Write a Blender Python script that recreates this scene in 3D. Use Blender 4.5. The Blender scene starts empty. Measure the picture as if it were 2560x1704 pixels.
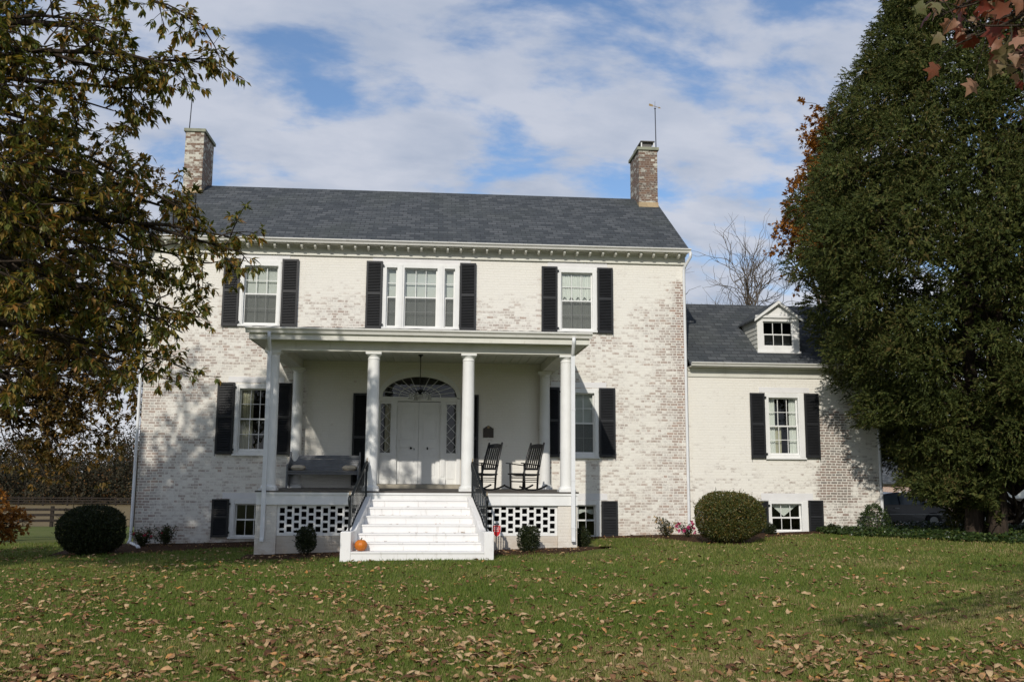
import bpy, math, random
import numpy as np
from mathutils import Vector, Matrix, noise as mnoise

# ------------------------------------------------------------------ camera, sky, sun, exposure
scene = bpy.context.scene
COL = scene.collection
R = math.radians
CAM = np.array([0.05077, -25.35328, 1.76823])
PITCH, YAW, ROLL, FPX = 0.13941, 0.08372, 0.00679, 2350.0
fw = np.array([math.sin(YAW)*math.cos(PITCH), math.cos(YAW)*math.cos(PITCH), math.sin(PITCH)])
rt0 = np.array([math.cos(YAW), -math.sin(YAW), 0.0]); up0 = np.cross(rt0, fw)
rt = rt0*math.cos(ROLL)+up0*math.sin(ROLL); up = up0*math.cos(ROLL)-rt0*math.sin(ROLL)
cd = bpy.data.cameras.new('camera'); cam = bpy.data.objects.new('camera', cd); COL.objects.link(cam)
m = Matrix.Identity(4)
for i in range(3):
    m[i][0] = rt[i]; m[i][1] = up[i]; m[i][2] = -fw[i]; m[i][3] = CAM[i]
cam.matrix_world = m
cd.sensor_width = 36.0; cd.lens = FPX/2560*36.0; cd.clip_end = 3000; cd.clip_start = 0.1
scene.camera = cam
scene.view_settings.view_transform = 'Standard'; scene.view_settings.look = 'None'
scene.view_settings.gamma = 1; scene.view_settings.exposure = 0.0
SUN_DIR = Vector((0.32, 1.0, -0.605)).normalized()      # the way the light travels
sl = bpy.data.lights.new('sun', 'SUN'); sl.energy = 3.05; sl.angle = R(0.6); sl.color = (1.0, 0.94, 0.85)
so = bpy.data.objects.new('sun', sl); COL.objects.link(so)
so.rotation_euler = SUN_DIR.to_track_quat('-Z', 'Y').to_euler(); so.location = (-8, -40, 25)
world = bpy.data.worlds.new('World'); scene.world = world; world.use_nodes = True


class NT:
    """small helper to write node trees as expressions"""
    def __init__(s, nt):
        s.nt = nt; s.nt.nodes.clear()
    def n(s, typ, **kw):
        nd = s.nt.nodes.new(typ)
        for k, v in kw.items(): setattr(nd, k, v)
        return nd
    def set(s, sock, v):
        if hasattr(v, 'is_output') or isinstance(v, bpy.types.NodeSocket): s.nt.links.new(v, sock)
        elif isinstance(v, (tuple, list)) and sock.type == 'RGBA' and len(v) == 3: sock.default_value = (*v, 1)
        else: sock.default_value = v
    def math(s, op, a, b=0.0, c=None, clamp=False):
        nd = s.n('ShaderNodeMath', operation=op, use_clamp=clamp)
        s.set(nd.inputs[0], a); s.set(nd.inputs[1], b)
        if c is not None: s.set(nd.inputs[2], c)
        return nd.outputs[0]
    def mix(s, f, a, b, mode='MIX'):
        nd = s.n('ShaderNodeMix', data_type='RGBA', blend_type=mode)
        s.set(nd.inputs[0], f); s.set(nd.inputs[6], a); s.set(nd.inputs[7], b)
        return nd.outputs[2]
    def noise(s, vec=None, scale=5, detail=4, rough=.55, dist=0.0, out=0):
        nd = s.n('ShaderNodeTexNoise')
        if vec is not None: s.set(nd.inputs['Vector'], vec)
        nd.inputs['Scale'].default_value = scale; nd.inputs['Detail'].default_value = detail
        nd.inputs['Roughness'].default_value = rough; nd.inputs['Distortion'].default_value = dist
        return nd.outputs[out]
    def smooth(s, v, a, b, lo=0., hi=1.):
        nd = s.n('ShaderNodeMapRange', interpolation_type='SMOOTHSTEP')
        s.set(nd.inputs[0], v)
        for i, q in enumerate((a, b, lo, hi)): s.set(nd.inputs[i+1], q)
        return nd.outputs[0]
    def ramp(s, v, stops, interp='LINEAR'):
        nd = s.n('ShaderNodeValToRGB'); cr = nd.color_ramp; cr.interpolation = interp
        while len(cr.elements) < len(stops): cr.elements.new(.5)
        for e, (p, c) in zip(cr.elements, stops):
            e.position = p; e.color = (*c, 1) if len(c) == 3 else c
        s.set(nd.inputs[0], v); return nd.outputs[0]
    def comb(s, x, y, z):
        nd = s.n('ShaderNodeCombineXYZ')
        for i, q in enumerate((x, y, z)): s.set(nd.inputs[i], q)
        return nd.outputs[0]
    def sep(s, v):
        nd = s.n('ShaderNodeSeparateXYZ'); s.set(nd.inputs[0], v); return nd.outputs
    def vscale(s, v, sc):
        nd = s.n('ShaderNodeMapping'); s.set(nd.inputs[0], v); nd.inputs['Scale'].default_value = sc; return nd.outputs[0]
    def obj(s): return s.n('ShaderNodeTexCoord').outputs['Object']
    def island(s): return s.n('ShaderNodeNewGeometry').outputs['Random Per Island']
    def pos(s): return s.n('ShaderNodeNewGeometry').outputs['Position']


# sky: physical sky seen through a broken sheet of altocumulus
w = NT(world.node_tree)
gen = w.n('ShaderNodeTexCoord').outputs['Generated']
dx, dy, dz = w.sep(gen)
zz = w.math('ADD', w.math('MAXIMUM', dz, 0.0), 0.26)
u, v = w.math('DIVIDE', dx, zz), w.math('DIVIDE', dy, zz)
rot = 0.16
u2 = w.math('ADD', w.math('MULTIPLY', u, math.cos(rot)), w.math('MULTIPLY', v, math.sin(rot)))
v2 = w.math('SUBTRACT', w.math('MULTIPLY', v, math.cos(rot)), w.math('MULTIPLY', u, math.sin(rot)))
cv = w.comb(w.math('MULTIPLY', u2, .85), w.math('MULTIPLY', v2, 1.25), 3.7)
n1 = w.noise(cv, 4.3, 9, .56, .15)
n2 = w.noise(cv, 1.5, 3, .5, .2)
cov = w.math('ADD', w.math('MULTIPLY', n1, .86), w.math('MULTIPLY', n2, .33))
cov = w.math('SUBTRACT', cov, w.math('MULTIPLY', w.math('SUBTRACT', dz, .3), .16))
cov = w.math('ADD', cov, w.smooth(dz, .0, .16, .4, 0.))
fac = w.smooth(cov, .444, .60)
n3 = w.noise(w.comb(w.math('MULTIPLY', u2, 1.3), w.math('MULTIPLY', v2, 2.0), 9.1), 3.6, 6, .55, .1)
cl = w.ramp(w.math('ADD', w.math('MULTIPLY', n3, .8), w.math('MULTIPLY', cov, .25)), [(.42, (3.35, 3.75, 4.55)), (.66, (5.3, 5.4, 5.85))])
clw = w.mix(w.smooth(dz, .05, .5), cl, w.mix(.5, cl, (3.6, 4.1, 5.2)))
st = w.n('ShaderNodeTexSky', sky_type='NISHITA', sun_disc=False)
st.sun_elevation = R(30); st.sun_rotation = R(180+17.7); st.altitude = 150; st.air_density = 1.0; st.dust_density = .6; st.ozone_density = 2.0
skyc = w.mix(.05, w.mix(1.0, st.outputs[0], (.88, .98, 1.08), 'MULTIPLY'), (3.2, 3.9, 5.2))
col = w.mix(w.math('MULTIPLY', fac, .94), skyc, clw)
bg = w.n('ShaderNodeBackground'); w.set(bg.inputs[0], col); bg.inputs[1].default_value = 0.126
wo = w.n('ShaderNodeOutputWorld'); w.nt.links.new(bg.outputs[0], wo.inputs[0])


def at(x, y, Y):
    """point on the plane y = Y seen at (x, y) of a 2356 x 1568 view: used to survey places"""
    d = fw + rt*((x*2560/2356-1280)/FPX) - up*((y*2560/2356-852)/FPX)
    return CAM + d*((Y-CAM[1])/d[1])


def ground_z(x, y):
    x = np.asarray(x, float); y = np.asarray(y, float)
    cx = np.clip(x, -12, 14)*.018*np.clip(1-(y-5)/35, 0, 1)
    d = np.where(y < 1, 0, np.where(y < 45, .05*(y-1), np.where(y < 140, 2.2+.017*(y-45), 3.8)))
    return cx-d+.012*np.sin(x*1.3+y*.7)+.01*np.sin(y*2.1-x*.4)


# ------------------------------------------------------------------ object helpers
def link(o, parent=None, **props):
    COL.objects.link(o)
    if parent is not None: o.parent = parent
    for k, vv in props.items(): o[k] = vv
    return o

def empty(name, loc, label, category, group=None):
    o = bpy.data.objects.new(name, None); o.location = loc; o.empty_display_size = .2
    link(o, None, label=label, category=category)
    if group: o['group'] = group
    return o

def wloc(o):
    p = Vector(o.location)
    while o.parent is not None:
        o = o.parent; p += Vector(o.location)
    return p

def arrays_mesh(name, V, F, mat, smooth=False):
    """V (n,3), F (m,k) uniform polygons"""
    V = np.ascontiguousarray(V, np.float32); F = np.ascontiguousarray(F, np.int32)
    me = bpy.data.meshes.new(name)
    k = F.shape[1]
    me.vertices.add(len(V)); me.vertices.foreach_set('co', V.ravel())
    me.loops.add(F.size); me.loops.foreach_set('vertex_index', F.ravel())
    me.polygons.add(len(F)); me.polygons.foreach_set('loop_start', np.arange(0, F.size, k, dtype=np.int32))
    if smooth: me.polygons.foreach_set('use_smooth', np.ones(len(F), bool))
    me.update(calc_edges=True); me.materials.append(mat)
    return me

def arrays_obj(name, V, F, mat, parent=None, smooth=False, origin=None, **props):
    V = np.asarray(V, float)
    if parent is not None: V = V-np.array(wloc(parent))
    if origin is not None: V = V-np.array(origin)
    o = bpy.data.objects.new(name, arrays_mesh(name, V, F, mat, smooth))
    if origin is not None: o.location = origin
    return link(o, parent, **props)

class MB:
    def __init__(s): s.v = []; s.f = []; s.sm = []
    def add(s, vs, fs, sm=False):
        b = len(s.v); s.v += [tuple(map(float, q)) for q in vs]
        for f in fs: s.f.append(tuple(b+i for i in f)); s.sm.append(sm)
        return s
    def quad(s, a, b, c, d): return s.add([a, b, c, d], [(0, 1, 2, 3)])
    def box(s, x0, x1, y0, y1, z0, z1):
        return s.hexa([(x0, y0, z0), (x1, y0, z0), (x1, y1, z0), (x0, y1, z0), (x0, y0, z1), (x1, y0, z1), (x1, y1, z1), (x0, y1, z1)])
    def hexa(s, p):
        return s.add(p, [(3, 2, 1, 0), (4, 5, 6, 7), (0, 1, 5, 4), (1, 2, 6, 5), (2, 3, 7, 6), (3, 0, 4, 7)])
    def bar(s, a, b, wd, ht, upv=(0, 0, 1)):
        a, b = Vector(a), Vector(b); d = (b-a).normalized(); u_ = Vector(upv)
        if abs(d.dot(u_)) > .95: u_ = Vector((1, 0, 0))
        sd = d.cross(u_).normalized()*wd/2; uu = sd.cross(d).normalized()*ht/2
        P = [a-sd-uu, a+sd-uu, b+sd-uu, b-sd-uu, a-sd+uu, a+sd+uu, b+sd+uu, b-sd+uu]
        return s.hexa(P)
    def tube(s, pts, rad, k=8, caps=True):
        pts = [Vector(p) for p in pts]; n = len(pts)
        if not hasattr(rad, '__len__'): rad = [rad]*n
        rings = []; ref = None
        for i, p in enumerate(pts):
            d = (pts[min(i+1, n-1)]-pts[max(i-1, 0)]).normalized()
            if ref is None:
                ref = Vector((0, 0, 1)) if abs(d.z) < .9 else Vector((1, 0, 0))
            a = d.cross(ref).normalized(); b = a.cross(d).normalized(); ref = b
            rings.append([p+(a*math.cos(2*math.pi*j/k)+b*math.sin(2*math.pi*j/k))*rad[i] for j in range(k)])
        vs = [q for r_ in rings for q in r_]
        fs = [(i*k+j, i*k+(j+1) % k, (i+1)*k+(j+1) % k, (i+1)*k+j) for i in range(n-1) for j in range(k)]
        if caps: fs += [tuple(range(k))[::-1], tuple((n-1)*k+j for j in range(k))]
        return s.add(vs, fs, True)
    def lathe(s, prof, cx, cy, k=24, a0=0, a1=2*math.pi):
        full = abs(a1-a0-2*math.pi) < 1e-6; kk = k if full else k+1
        vs = [(cx+r_*math.cos(a0+(a1-a0)*j/k), cy+r_*math.sin(a0+(a1-a0)*j/k), z) for r_, z in prof for j in range(kk)]
        fs = [(i*kk+j, i*kk+(j+1) % kk, (i+1)*kk+(j+1) % kk, (i+1)*kk+j) for i in range(len(prof)-1) for j in range(k)]
        return s.add(vs, fs, True)
    def prism_y(s, poly, y0, y1):
        """poly of (x,z) counter-clockwise seen from -y"""
        n = len(poly)
        vs = [(x, y0, z) for x, z in poly]+[(x, y1, z) for x, z in poly]
        fs = [tuple(range(n)), tuple(range(2*n-1, n-1, -1))]+[(i, i+n, (i+1) % n+n, (i+1) % n) for i in range(n)]
        return s.add(vs, fs)
    def prism_x(s, poly, x0, x1):
        n = len(poly)
        vs = [(x0, y, z) for y, z in poly]+[(x1, y, z) for y, z in poly]
        fs = [tuple(range(n)), tuple(range(2*n-1, n-1, -1))]+[(i, i+n, (i+1) % n+n, (i+1) % n) for i in range(n)]
        return s.add(vs, fs)
    def build(s, name, mat, parent=None, bevel=0, mtx=None, **props):
        off = wloc(parent) if parent is not None else Vector((0, 0, 0))
        me = bpy.data.meshes.new(name)
        vs = [Vector(q) for q in s.v]
        if mtx is not None: vs = [mtx @ q for q in vs]
        me.from_pydata([q-off for q in vs], [], s.f)
        me.polygons.foreach_set('use_smooth', s.sm); me.update(); me.materials.append(mat)
        o = bpy.data.objects.new(name, me); link(o, parent, **props)
        if bevel:
            b = o.modifiers.new('bevel', 'BEVEL'); b.width = bevel; b.segments = 2; b.limit_method = 'ANGLE'; b.angle_limit = R(50)
        return o


# ------------------------------------------------------------------ materials
def mat(name, build):
    mt = bpy.data.materials.new(name); mt.use_nodes = True
    t = NT(mt.node_tree); out = t.n('ShaderNodeOutputMaterial')
    sh = build(t); t.nt.links.new(sh, out.inputs[0]); return mt

def pbsdf(t, color, rough=.6, spec=.4, bump=None, bstr=.3, bdist=.01, metal=0., trans=None):
    p = t.n('ShaderNodeBsdfPrincipled')
    t.set(p.inputs['Base Color'], color); t.set(p.inputs['Roughness'], rough)
    p.inputs['Specular IOR Level'].default_value = spec; p.inputs['Metallic'].default_value = metal
    if bump is not None:
        b = t.n('ShaderNodeBump'); t.set(b.inputs['Height'], bump); b.inputs['Strength'].default_value = bstr; b.inputs['Distance'].default_value = bdist
        t.nt.links.new(b.outputs[0], p.inputs['Normal'])
    return p.outputs[0]

def paint(name, c, rough=.5, var=.12, scale=3., dirt=None, dirt_amt=.3):
    def f(t):
        o = t.pos(); n = t.noise(o, scale, 6, .6)
        cc = t.mix(t.smooth(n, .35, .75, 0, 1), c, tuple(q*(1-var) for q in c))
        if dirt: cc = t.mix(t.math('MULTIPLY', t.smooth(t.noise(t.vscale(o, (6, 6, 1.2)), 1.3, 7, .7), .55, .75), dirt_amt), cc, dirt)
        return pbsdf(t, cc, rough, .35, t.noise(o, 60, 3), .08, .003)
    return mat(name, f)

def leafmat(name, stops, trans=.3, rough=.55, patch=0.0, spec=.25):
    def f(t):
        r_ = t.island()
        if patch:
            n = t.noise(t.pos(), .9, 3, .5)
            r_ = t.math('ADD', r_, t.math('MULTIPLY', t.math('SUBTRACT', n, .5), patch), clamp=True)
        c = t.ramp(r_, stops)
        c = t.mix(t.smooth(t.noise(t.pos(), 38, 3), .42, .72, 0, .38), c, tuple(q*.5 for q in stops[len(stops)//2][1]))
        a = pbsdf(t, c, rough, spec)
        if trans <= 0: return a
        tr = t.n('ShaderNodeBsdfTranslucent'); t.set(tr.inputs[0], t.mix(1., c, (1.15, 1.1, .7), 'MULTIPLY'))
        mx = t.n('ShaderNodeMixShader'); mx.inputs[0].default_value = trans
        t.nt.links.new(a, mx.inputs[1]); t.nt.links.new(tr.outputs[0], mx.inputs[2]); return mx.outputs[0]
    return mat(name, f)

# worn limewashed brick in Flemish bond. zones: (x0, x1, z0, z1, feather, amount of wear)
def brickwall(name, zones, base, paintc=(.80, .772, .70), bricks=None, rowh=.0725, T=.30, film=.22, red=(), amp=1.0, mort=0.):
    bricks = bricks or [(.0, (.085, .072, .066)), (.14, (.17, .15, .135)), (.34, (.25, .212, .195)), (.52, (.26, .178, .150)), (.72, (.20, .12, .092)), (.88, (.27, .16, .115)), (1., (.36, .15, .08))]
    film_ = film
    def f(t):
        o = t.pos(); x, y, z = t.sep(o)
        wob = t.noise(o, 1.7, 2, .5); wob2 = t.noise(o, 9., 2, .5); h = t.math('ADD', x, y)
        zz_ = t.math('ADD', z, t.math('ADD', t.math('MULTIPLY', t.math('SUBTRACT', wob, .5), .03), t.math('MULTIPLY', t.math('SUBTRACT', wob2, .5), .010)))
        zr_ = t.math('DIVIDE', zz_, rowh); row = t.math('FLOOR', zr_); fz = t.math('MULTIPLY', t.math('SUBTRACT', zr_, row), rowh)
        par = t.math('MULTIPLY', t.math('FRACT', t.math('MULTIPLY', row, .5)), 1.0)     # 0 or .5
        jit = t.n('ShaderNodeTexWhiteNoise', noise_dimensions='1D'); t.set(jit.inputs['W'], row)
        uu = t.math('ADD', t.math('ADD', t.math('DIVIDE', h, T), par), t.math('ADD', t.math('MULTIPLY', jit.outputs[0], .16), t.math('MULTIPLY', t.math('SUBTRACT', wob2, .5), .07)))
        ui = t.math('FLOOR', uu); p = t.math('SUBTRACT', uu, ui); st_ = t.math('GREATER_THAN', p, .655)
        a_ = t.math('MULTIPLY', st_, .655); b_ = t.math('ADD', .655, t.math('MULTIPLY', st_, .345))
        dx_ = t.math('MULTIPLY', t.math('MINIMUM', t.math('SUBTRACT', p, a_), t.math('SUBTRACT', b_, p)), T)
        dz_ = t.math('MINIMUM', fz, t.math('SUBTRACT', rowh, fz))
        wn = t.n('ShaderNodeTexWhiteNoise', noise_dimensions='3D'); t.set(wn.inputs['Vector'], t.comb(t.math('ADD', t.math('MULTIPLY', ui, 2.), st_), row, 3.3)); rnd = wn.outputs[0]; tone, rnd3, _ = t.sep(wn.outputs[1])
        fine = t.noise(t.vscale(o, (17, 17, 30)), 1., 4, .65); grit = t.noise(o, 60., 2, .5)
        ed = t.math('ADD', t.math('MINIMUM', dx_, dz_), t.math('MULTIPLY', t.math('SUBTRACT', fine, .5), .014))
        face = t.smooth(ed, .0045, .013, mort, 1.)
        wear = base
        for (x0, x1, z0, z1, fe, am) in zones:
            mk = t.math('MULTIPLY', t.smooth(h, x0-fe, x0+fe), t.smooth(h, x1-fe, x1+fe, 1, 0))
            mk = t.math('MULTIPLY', mk, t.math('MULTIPLY', t.smooth(z, z0-fe, z0+fe), t.smooth(z, z1-fe, z1+fe, 1, 0)))
            wear = t.math('ADD', wear, t.math('MULTIPLY', mk, am))
        big = t.noise(t.vscale(o, (1, 1, 1.4)), .7, 3, .55); med = t.noise(t.vscale(o, (1, 1, 1.9)), 2.6, 4, .6); patch = t.noise(t.vscale(o, (1, 1, 1.5)), 7., 3, .6)
        s = wear
        for q, am in ((big, 1.05), (med, .80), (patch, .50), (rnd, .52), (fine, .80)): s = t.math('ADD', s, t.math('MULTIPLY', t.math('SUBTRACT', q, .5), am*amp))
        bare = t.math('MULTIPLY', t.smooth(s, .33, 1.08), face)
        tn = t.math('ADD', t.math('MULTIPLY', tone, .82), t.math('MULTIPLY', grit, .18))
        if red:
            rz_ = t.math('MULTIPLY', t.smooth(h, red[0], red[1]), .30); tn = t.math('ADD', t.math('MULTIPLY', tn, t.math('SUBTRACT', 1., rz_)), rz_)
        bc = t.ramp(tn, bricks)
        if red: film = t.math('MULTIPLY', film_, t.math('SUBTRACT', 1., t.math('MULTIPLY', t.smooth(h, red[0]+.6, red[1]), t.smooth(z, 2.5, 5.))))
        else: film = film_
        stain = t.smooth(t.noise(t.vscale(o, (1, 1, .35)), 1.5, 6, .6), .5, .8, 0, .16)
        pc = t.mix(stain, paintc, (.56, .50, .41))
        pc = t.mix(t.smooth(med, .4, .7, 0, .18), pc, (.72, .70, .66))
        pc = t.mix(t.math('MULTIPLY', t.smooth(fine, .5, .72), .13), pc, (.50, .45, .38))
        pc = t.mix(t.math('MULTIPLY', t.math('SUBTRACT', 1., t.smooth(ed, .0, .010)), .09), pc, (.46, .40, .32))
        c = t.mix(t.math('MULTIPLY', bare, t.math('SUBTRACT', .93, film)), pc, bc)
        low = t.smooth(z, -.1, .7, 1, 0)
        c = t.mix(t.math('MULTIPLY', t.math('MULTIPLY', low, t.smooth(med, .38, .66)), .42), c, (.36, .23, .12))
        hgt = t.math('ADD', t.math('MULTIPLY', t.smooth(ed, .0, .012), .7), t.math('MULTIPLY', fine, .5))
        return pbsdf(t, c, .85, .2, hgt, .55, .008)
    return mat(name, f)

M = {}
M['wall'] = brickwall('limewashed brick', film=.23, zones=[
    (5.2, 7.4, -1, 7.3, .6, .10), (6.3, 7.4, -1, 7.2, .5, .22), (6.6, 7.4, 5.2, 7.1, .25, .45), (6.7, 7.4, 3.0, 5.4, .25, .28), (-8, -6.3, -1, 4.7, .8, .20), (-8, -7.1, -1, 5, .3, .22), (-8, -3.6, -1, 5.3, .6, .10),
    (-8, 8, 6.6, 9, .4, -.34), (-8, 5, 5.2, 6.2, .35, .10), (-3.6, 0, 5.2, 6.2, .4, .14), (-5.9, -3.5, 4.2, 5.5, .3, .16), (3.1, 5.4, 3.9, 5.5, .4, .16),
    (-3.35, 2.95, 0, 4.72, .12, -.42), (-3.6, -3.2, 1.3, 4, .12, .22), (2.95, 3.6, 1.3, 2.6, .15, .12), (5, 5.9, -.5, 1.1, .4, .20)], base=.47, red=(5.8, 7.2))
M['wingwall'] = brickwall('limewashed wing brick', film=.12, bricks=[(0, (.06, .05, .045)), (.4, (.13, .095, .075)), (.75, (.17, .105, .08)), (1, (.22, .12, .08))], zones=[
    (10.9, 11.75, 1.1, 3.5, .2, .95), (11.2, 13, -1, 4.0, .5, .20), (7, 13, 0.9, 1.9, .4, .20), (10.6, 11.8, -.5, 1.2, .3, .42), (7, 10.5, 3.0, 5, .5, -.20)], base=.23)
M['chimney'] = brickwall('flaking chimney brick', [(5, 12, 9, 13, .3, .14)], .80, (.56, .54, .46),
    [(.0, (.05, .04, .032)), (.4, (.11, .065, .048)), (.7, (.15, .08, .052)), (1., (.20, .12, .08))], film=.0, amp=1.9, mort=.72)
M['basebrick'] = brickwall('smooth painted brick', [], -.6, (.60, .55, .475))
M['pier'] = brickwall('painted pier brick', [], -.3, (.70, .66, .59))
M['trim'] = paint('white trim paint', (.80, .80, .775), .45, .08, 2.5, (.45, .42, .34), .25)
M['oldtrim'] = paint('weathered cream trim paint', (.69, .68, .605), .5, .14, 2., (.36, .34, .24), .45)
M['lintel'] = paint('white lintel paint', (.76, .75, .74), .5, .08)
M['step'] = paint('white step paint', (.80, .79, .775), .45, .05, 1.5, (.42, .39, .34), .7)
M['ceiling'] = paint('porch ceiling paint', (.60, .61, .52), .5, .08)
M['shutter'] = paint('charcoal shutter paint', (.020, .021, .023), .42, .25, 4.)
M['iron'] = paint('black iron', (.013, .016, .018), .4, .2)
M['black'] = paint('black chair paint', (.012, .012, .012), .35, .2)
M['bench'] = paint('slate grey bench paint', (.17, .178, .19), .4, .25, 5.)
M['gutter'] = paint('gutter enamel', (.74, .73, .68), .35, .1, 2., (.34, .32, .25), .4)
M['downspout'] = paint('downspout enamel', (.76, .77, .775), .35, .08)
M['cap'] = paint('chimney cap concrete', (.30, .31, .23), .85, .3, 5.)
M['metal'] = paint('galvanised metal', (.16, .15, .14), .5, .2)
M['bronze'] = paint('bronze plaque metal', (.055, .042, .03), .45, .3, 9.)
M['gilt'] = paint('gilt metal', (.35, .25, .12), .35, .2)
M['rodmetal'] = paint('rod steel', (.05, .055, .07), .45, .2)
M['ball'] = paint('glass ball', (.6, .55, .45), .3, .1)
M['dark'] = paint('dark void', (.012, .012, .012), .9, .0)  # near-black paint standing in for unlit space
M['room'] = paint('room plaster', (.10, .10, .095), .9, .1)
M['curtain'] = paint('white curtain cloth', (.70, .70, .66), .9, .05)
M['shade'] = paint('grey roller blind', (.60, .60, .57), .9, .06, .8)
M['screen'] = paint('insect screen mesh', (.15, .155, .15), .9, .12, 1.2)
M['cream_curtain'] = paint('cream curtain cloth', (.44, .41, .30), .9, .12)
M['soil'] = paint('porch floor paint', (.085, .075, .065), .6, .3, 2.5, (.25, .2, .14), .5)
M['cushion'] = paint('cream cushion cloth', (.62, .54, .42), .9, .15, 14.)
M['stone'] = paint('door sill stone', (.42, .38, .30), .8, .2, 6.)
M['copper'] = paint('rusty flashing', (.45, .34, .20), .7, .3, 8., (.35, .13, .05), .6)

def f_glass(t):
    gl = t.n('ShaderNodeBsdfGlossy'); gl.inputs['Color'].default_value = (.95, .97, 1, 1); gl.inputs['Roughness'].default_value = .015
    b = t.n('ShaderNodeBump'); t.set(b.inputs['Height'], t.noise(t.pos(), 3.2, 2)); b.inputs['Strength'].default_value = .06; b.inputs['Distance'].default_value = .02
    t.nt.links.new(b.outputs[0], gl.inputs['Normal'])
    tr = t.n('ShaderNodeBsdfTransparent'); tr.inputs[0].default_value = (.86, .9, .88, 1)
    lw = t.n('ShaderNodeLayerWeight'); lw.inputs[0].default_value = .22
    mx = t.n('ShaderNodeMixShader'); t.set(mx.inputs[0], t.smooth(lw.outputs['Fresnel'], 0, 1, .045, 1.))
    t.nt.links.new(tr.outputs[0], mx.inputs[1]); t.nt.links.new(gl.outputs[0], mx.inputs[2]); return mx.outputs[0]
M['glass'] = mat('window glass', f_glass)

def f_roof(t, red=0.):
    o = t.pos(); x, y, z = t.sep(o)
    vec = t.comb(t.math('ADD', x, t.math('MULTIPLY', t.noise(o, 3., 2), .02)), t.math('MULTIPLY', y, 1.2), 0.)
    b = t.n('ShaderNodeTexBrick'); t.set(b.inputs['Vector'], vec)
    b.inputs['Color1'].default_value = (0, 0, 0, 1); b.inputs['Color2'].default_value = (1, 1, 1, 1); b.inputs['Mortar'].default_value = (.3, .3, .3, 1)
    b.inputs['Scale'].default_value = 1; b.inputs['Mortar Size'].default_value = .012; b.inputs['Mortar Smooth'].default_value = .3
    b.inputs['Brick Width'].default_value = .26; b.inputs['Row Height'].default_value = .185
    r_ = t.sep(b.outputs['Color'])[0]
    c = t.ramp(r_, [(0, (.046, .053, .060)), (.5, (.070, .078, .085)), (1, (.108, .115, .121))])
    c = t.mix(t.smooth(t.noise(o, .5, 4, .6), .45, .75, 0, .5), c, (.075, .085, .075))
    sw_ = t.math('FRACT', t.math('DIVIDE', t.math('MULTIPLY', y, 1.2), .185))
    c = t.mix(t.math('MULTIPLY', t.math('MULTIPLY', b.outputs['Fac'], .75), t.smooth(t.noise(o, 2.2, 4, .6), .25, .7, .35, 1.)), c, (.022, .022, .024))
    c = t.mix(t.smooth(sw_, .0, .30, .55, 0.), c, (.024, .026, .028))  # shadow line under each shingle course, painted into the colour
    c = t.mix(t.smooth(t.noise(t.vscale(o, (.9, .12, .12)), 2.6, 5, .6), .5, .75, 0, .35), c, (.095, .10, .10))
    g = t.noise(o, 130, 2); c = t.mix(t.smooth(g, .4, .8, 0, .3), c, (.13, .136, .14))
    saw = t.math('FRACT', t.math('DIVIDE', t.math('MULTIPLY', y, 1.2), .185))
    return pbsdf(t, c, .9, .2, t.math('ADD', t.math('MULTIPLY', t.math('SUBTRACT', 1., b.outputs['Fac']), .5), t.math('SUBTRACT', t.math('MULTIPLY', g, .2), t.math('MULTIPLY', saw, .6))), .6, .02)
M['roof'] = mat('asphalt shingles', f_roof)
M['roofedge'] = paint('bitumen roofing', (.035, .035, .035), .8, .3, 6.)

def f_ground(t):
    o = t.pos(); x, y, z = t.sep(o)
    a = t.noise(o, .35, 4, .6); b = t.noise(o, 6, 6, .7); c = t.noise(t.vscale(o, (1, 3, 1)), 30, 4, .7)
    g = t.ramp(t.math('ADD', t.math('MULTIPLY', a, .5), t.math('MULTIPLY', c, .5)), [(.3, (.065, .09, .018)), (.5, (.115, .135, .033)), (.7, (.19, .17, .065))])
    g = t.mix(t.smooth(b, .5, .8, 0, .5), g, (.09, .065, .035))
    dry = t.ramp(t.noise(t.vscale(o, (1, 4, 1)), 1.2, 6, .65), [(.3, (.12, .09, .045)), (.7, (.25, .19, .10))])
    g = t.mix(t.smooth(t.math('ADD', y, t.math('MULTIPLY', b, 4.)), 43, 49), g, dry)
    return pbsdf(t, g, .95, .1, c, .5, .03)
M['ground'] = mat('lawn turf and dry field', f_ground)
def f_mulch(t):
    o = t.pos(); c = t.ramp(t.noise(t.vscale(o, (1, 2, 1)), 26, 5, .75), [(.35, (.018, .011, .007)), (.55, (.07, .038, .022)), (.72, (.17, .10, .055))])
    return pbsdf(t, c, .95, .1, t.noise(o, 40, 4), .8, .03)
M['mulch'] = mat('bark mulch', f_mulch)
def f_bark(t, c0=(.045, .037, .03), c1=(.15, .13, .105)):
    o = t.pos(); n = t.noise(t.vscale(o, (9, 9, 1.6)), 2., 6, .7)
    return pbsdf(t, t.ramp(n, [(.3, c0), (.7, c1)]), .9, .15, n, .8, .03)
M['bark'] = mat('grey bark', f_bark)
M['darkbark'] = mat('dark bark', lambda t: f_bark(t, (.02, .016, .012), (.075, .055, .04)))
M['palebark'] = mat('pale bark', lambda t: f_bark(t, (.075, .06, .045), (.2, .165, .125)))
M['fence'] = mat('weathered fence board', lambda t: f_bark(t, (.016, .013, .011), (.05, .04, .032)))

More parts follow.
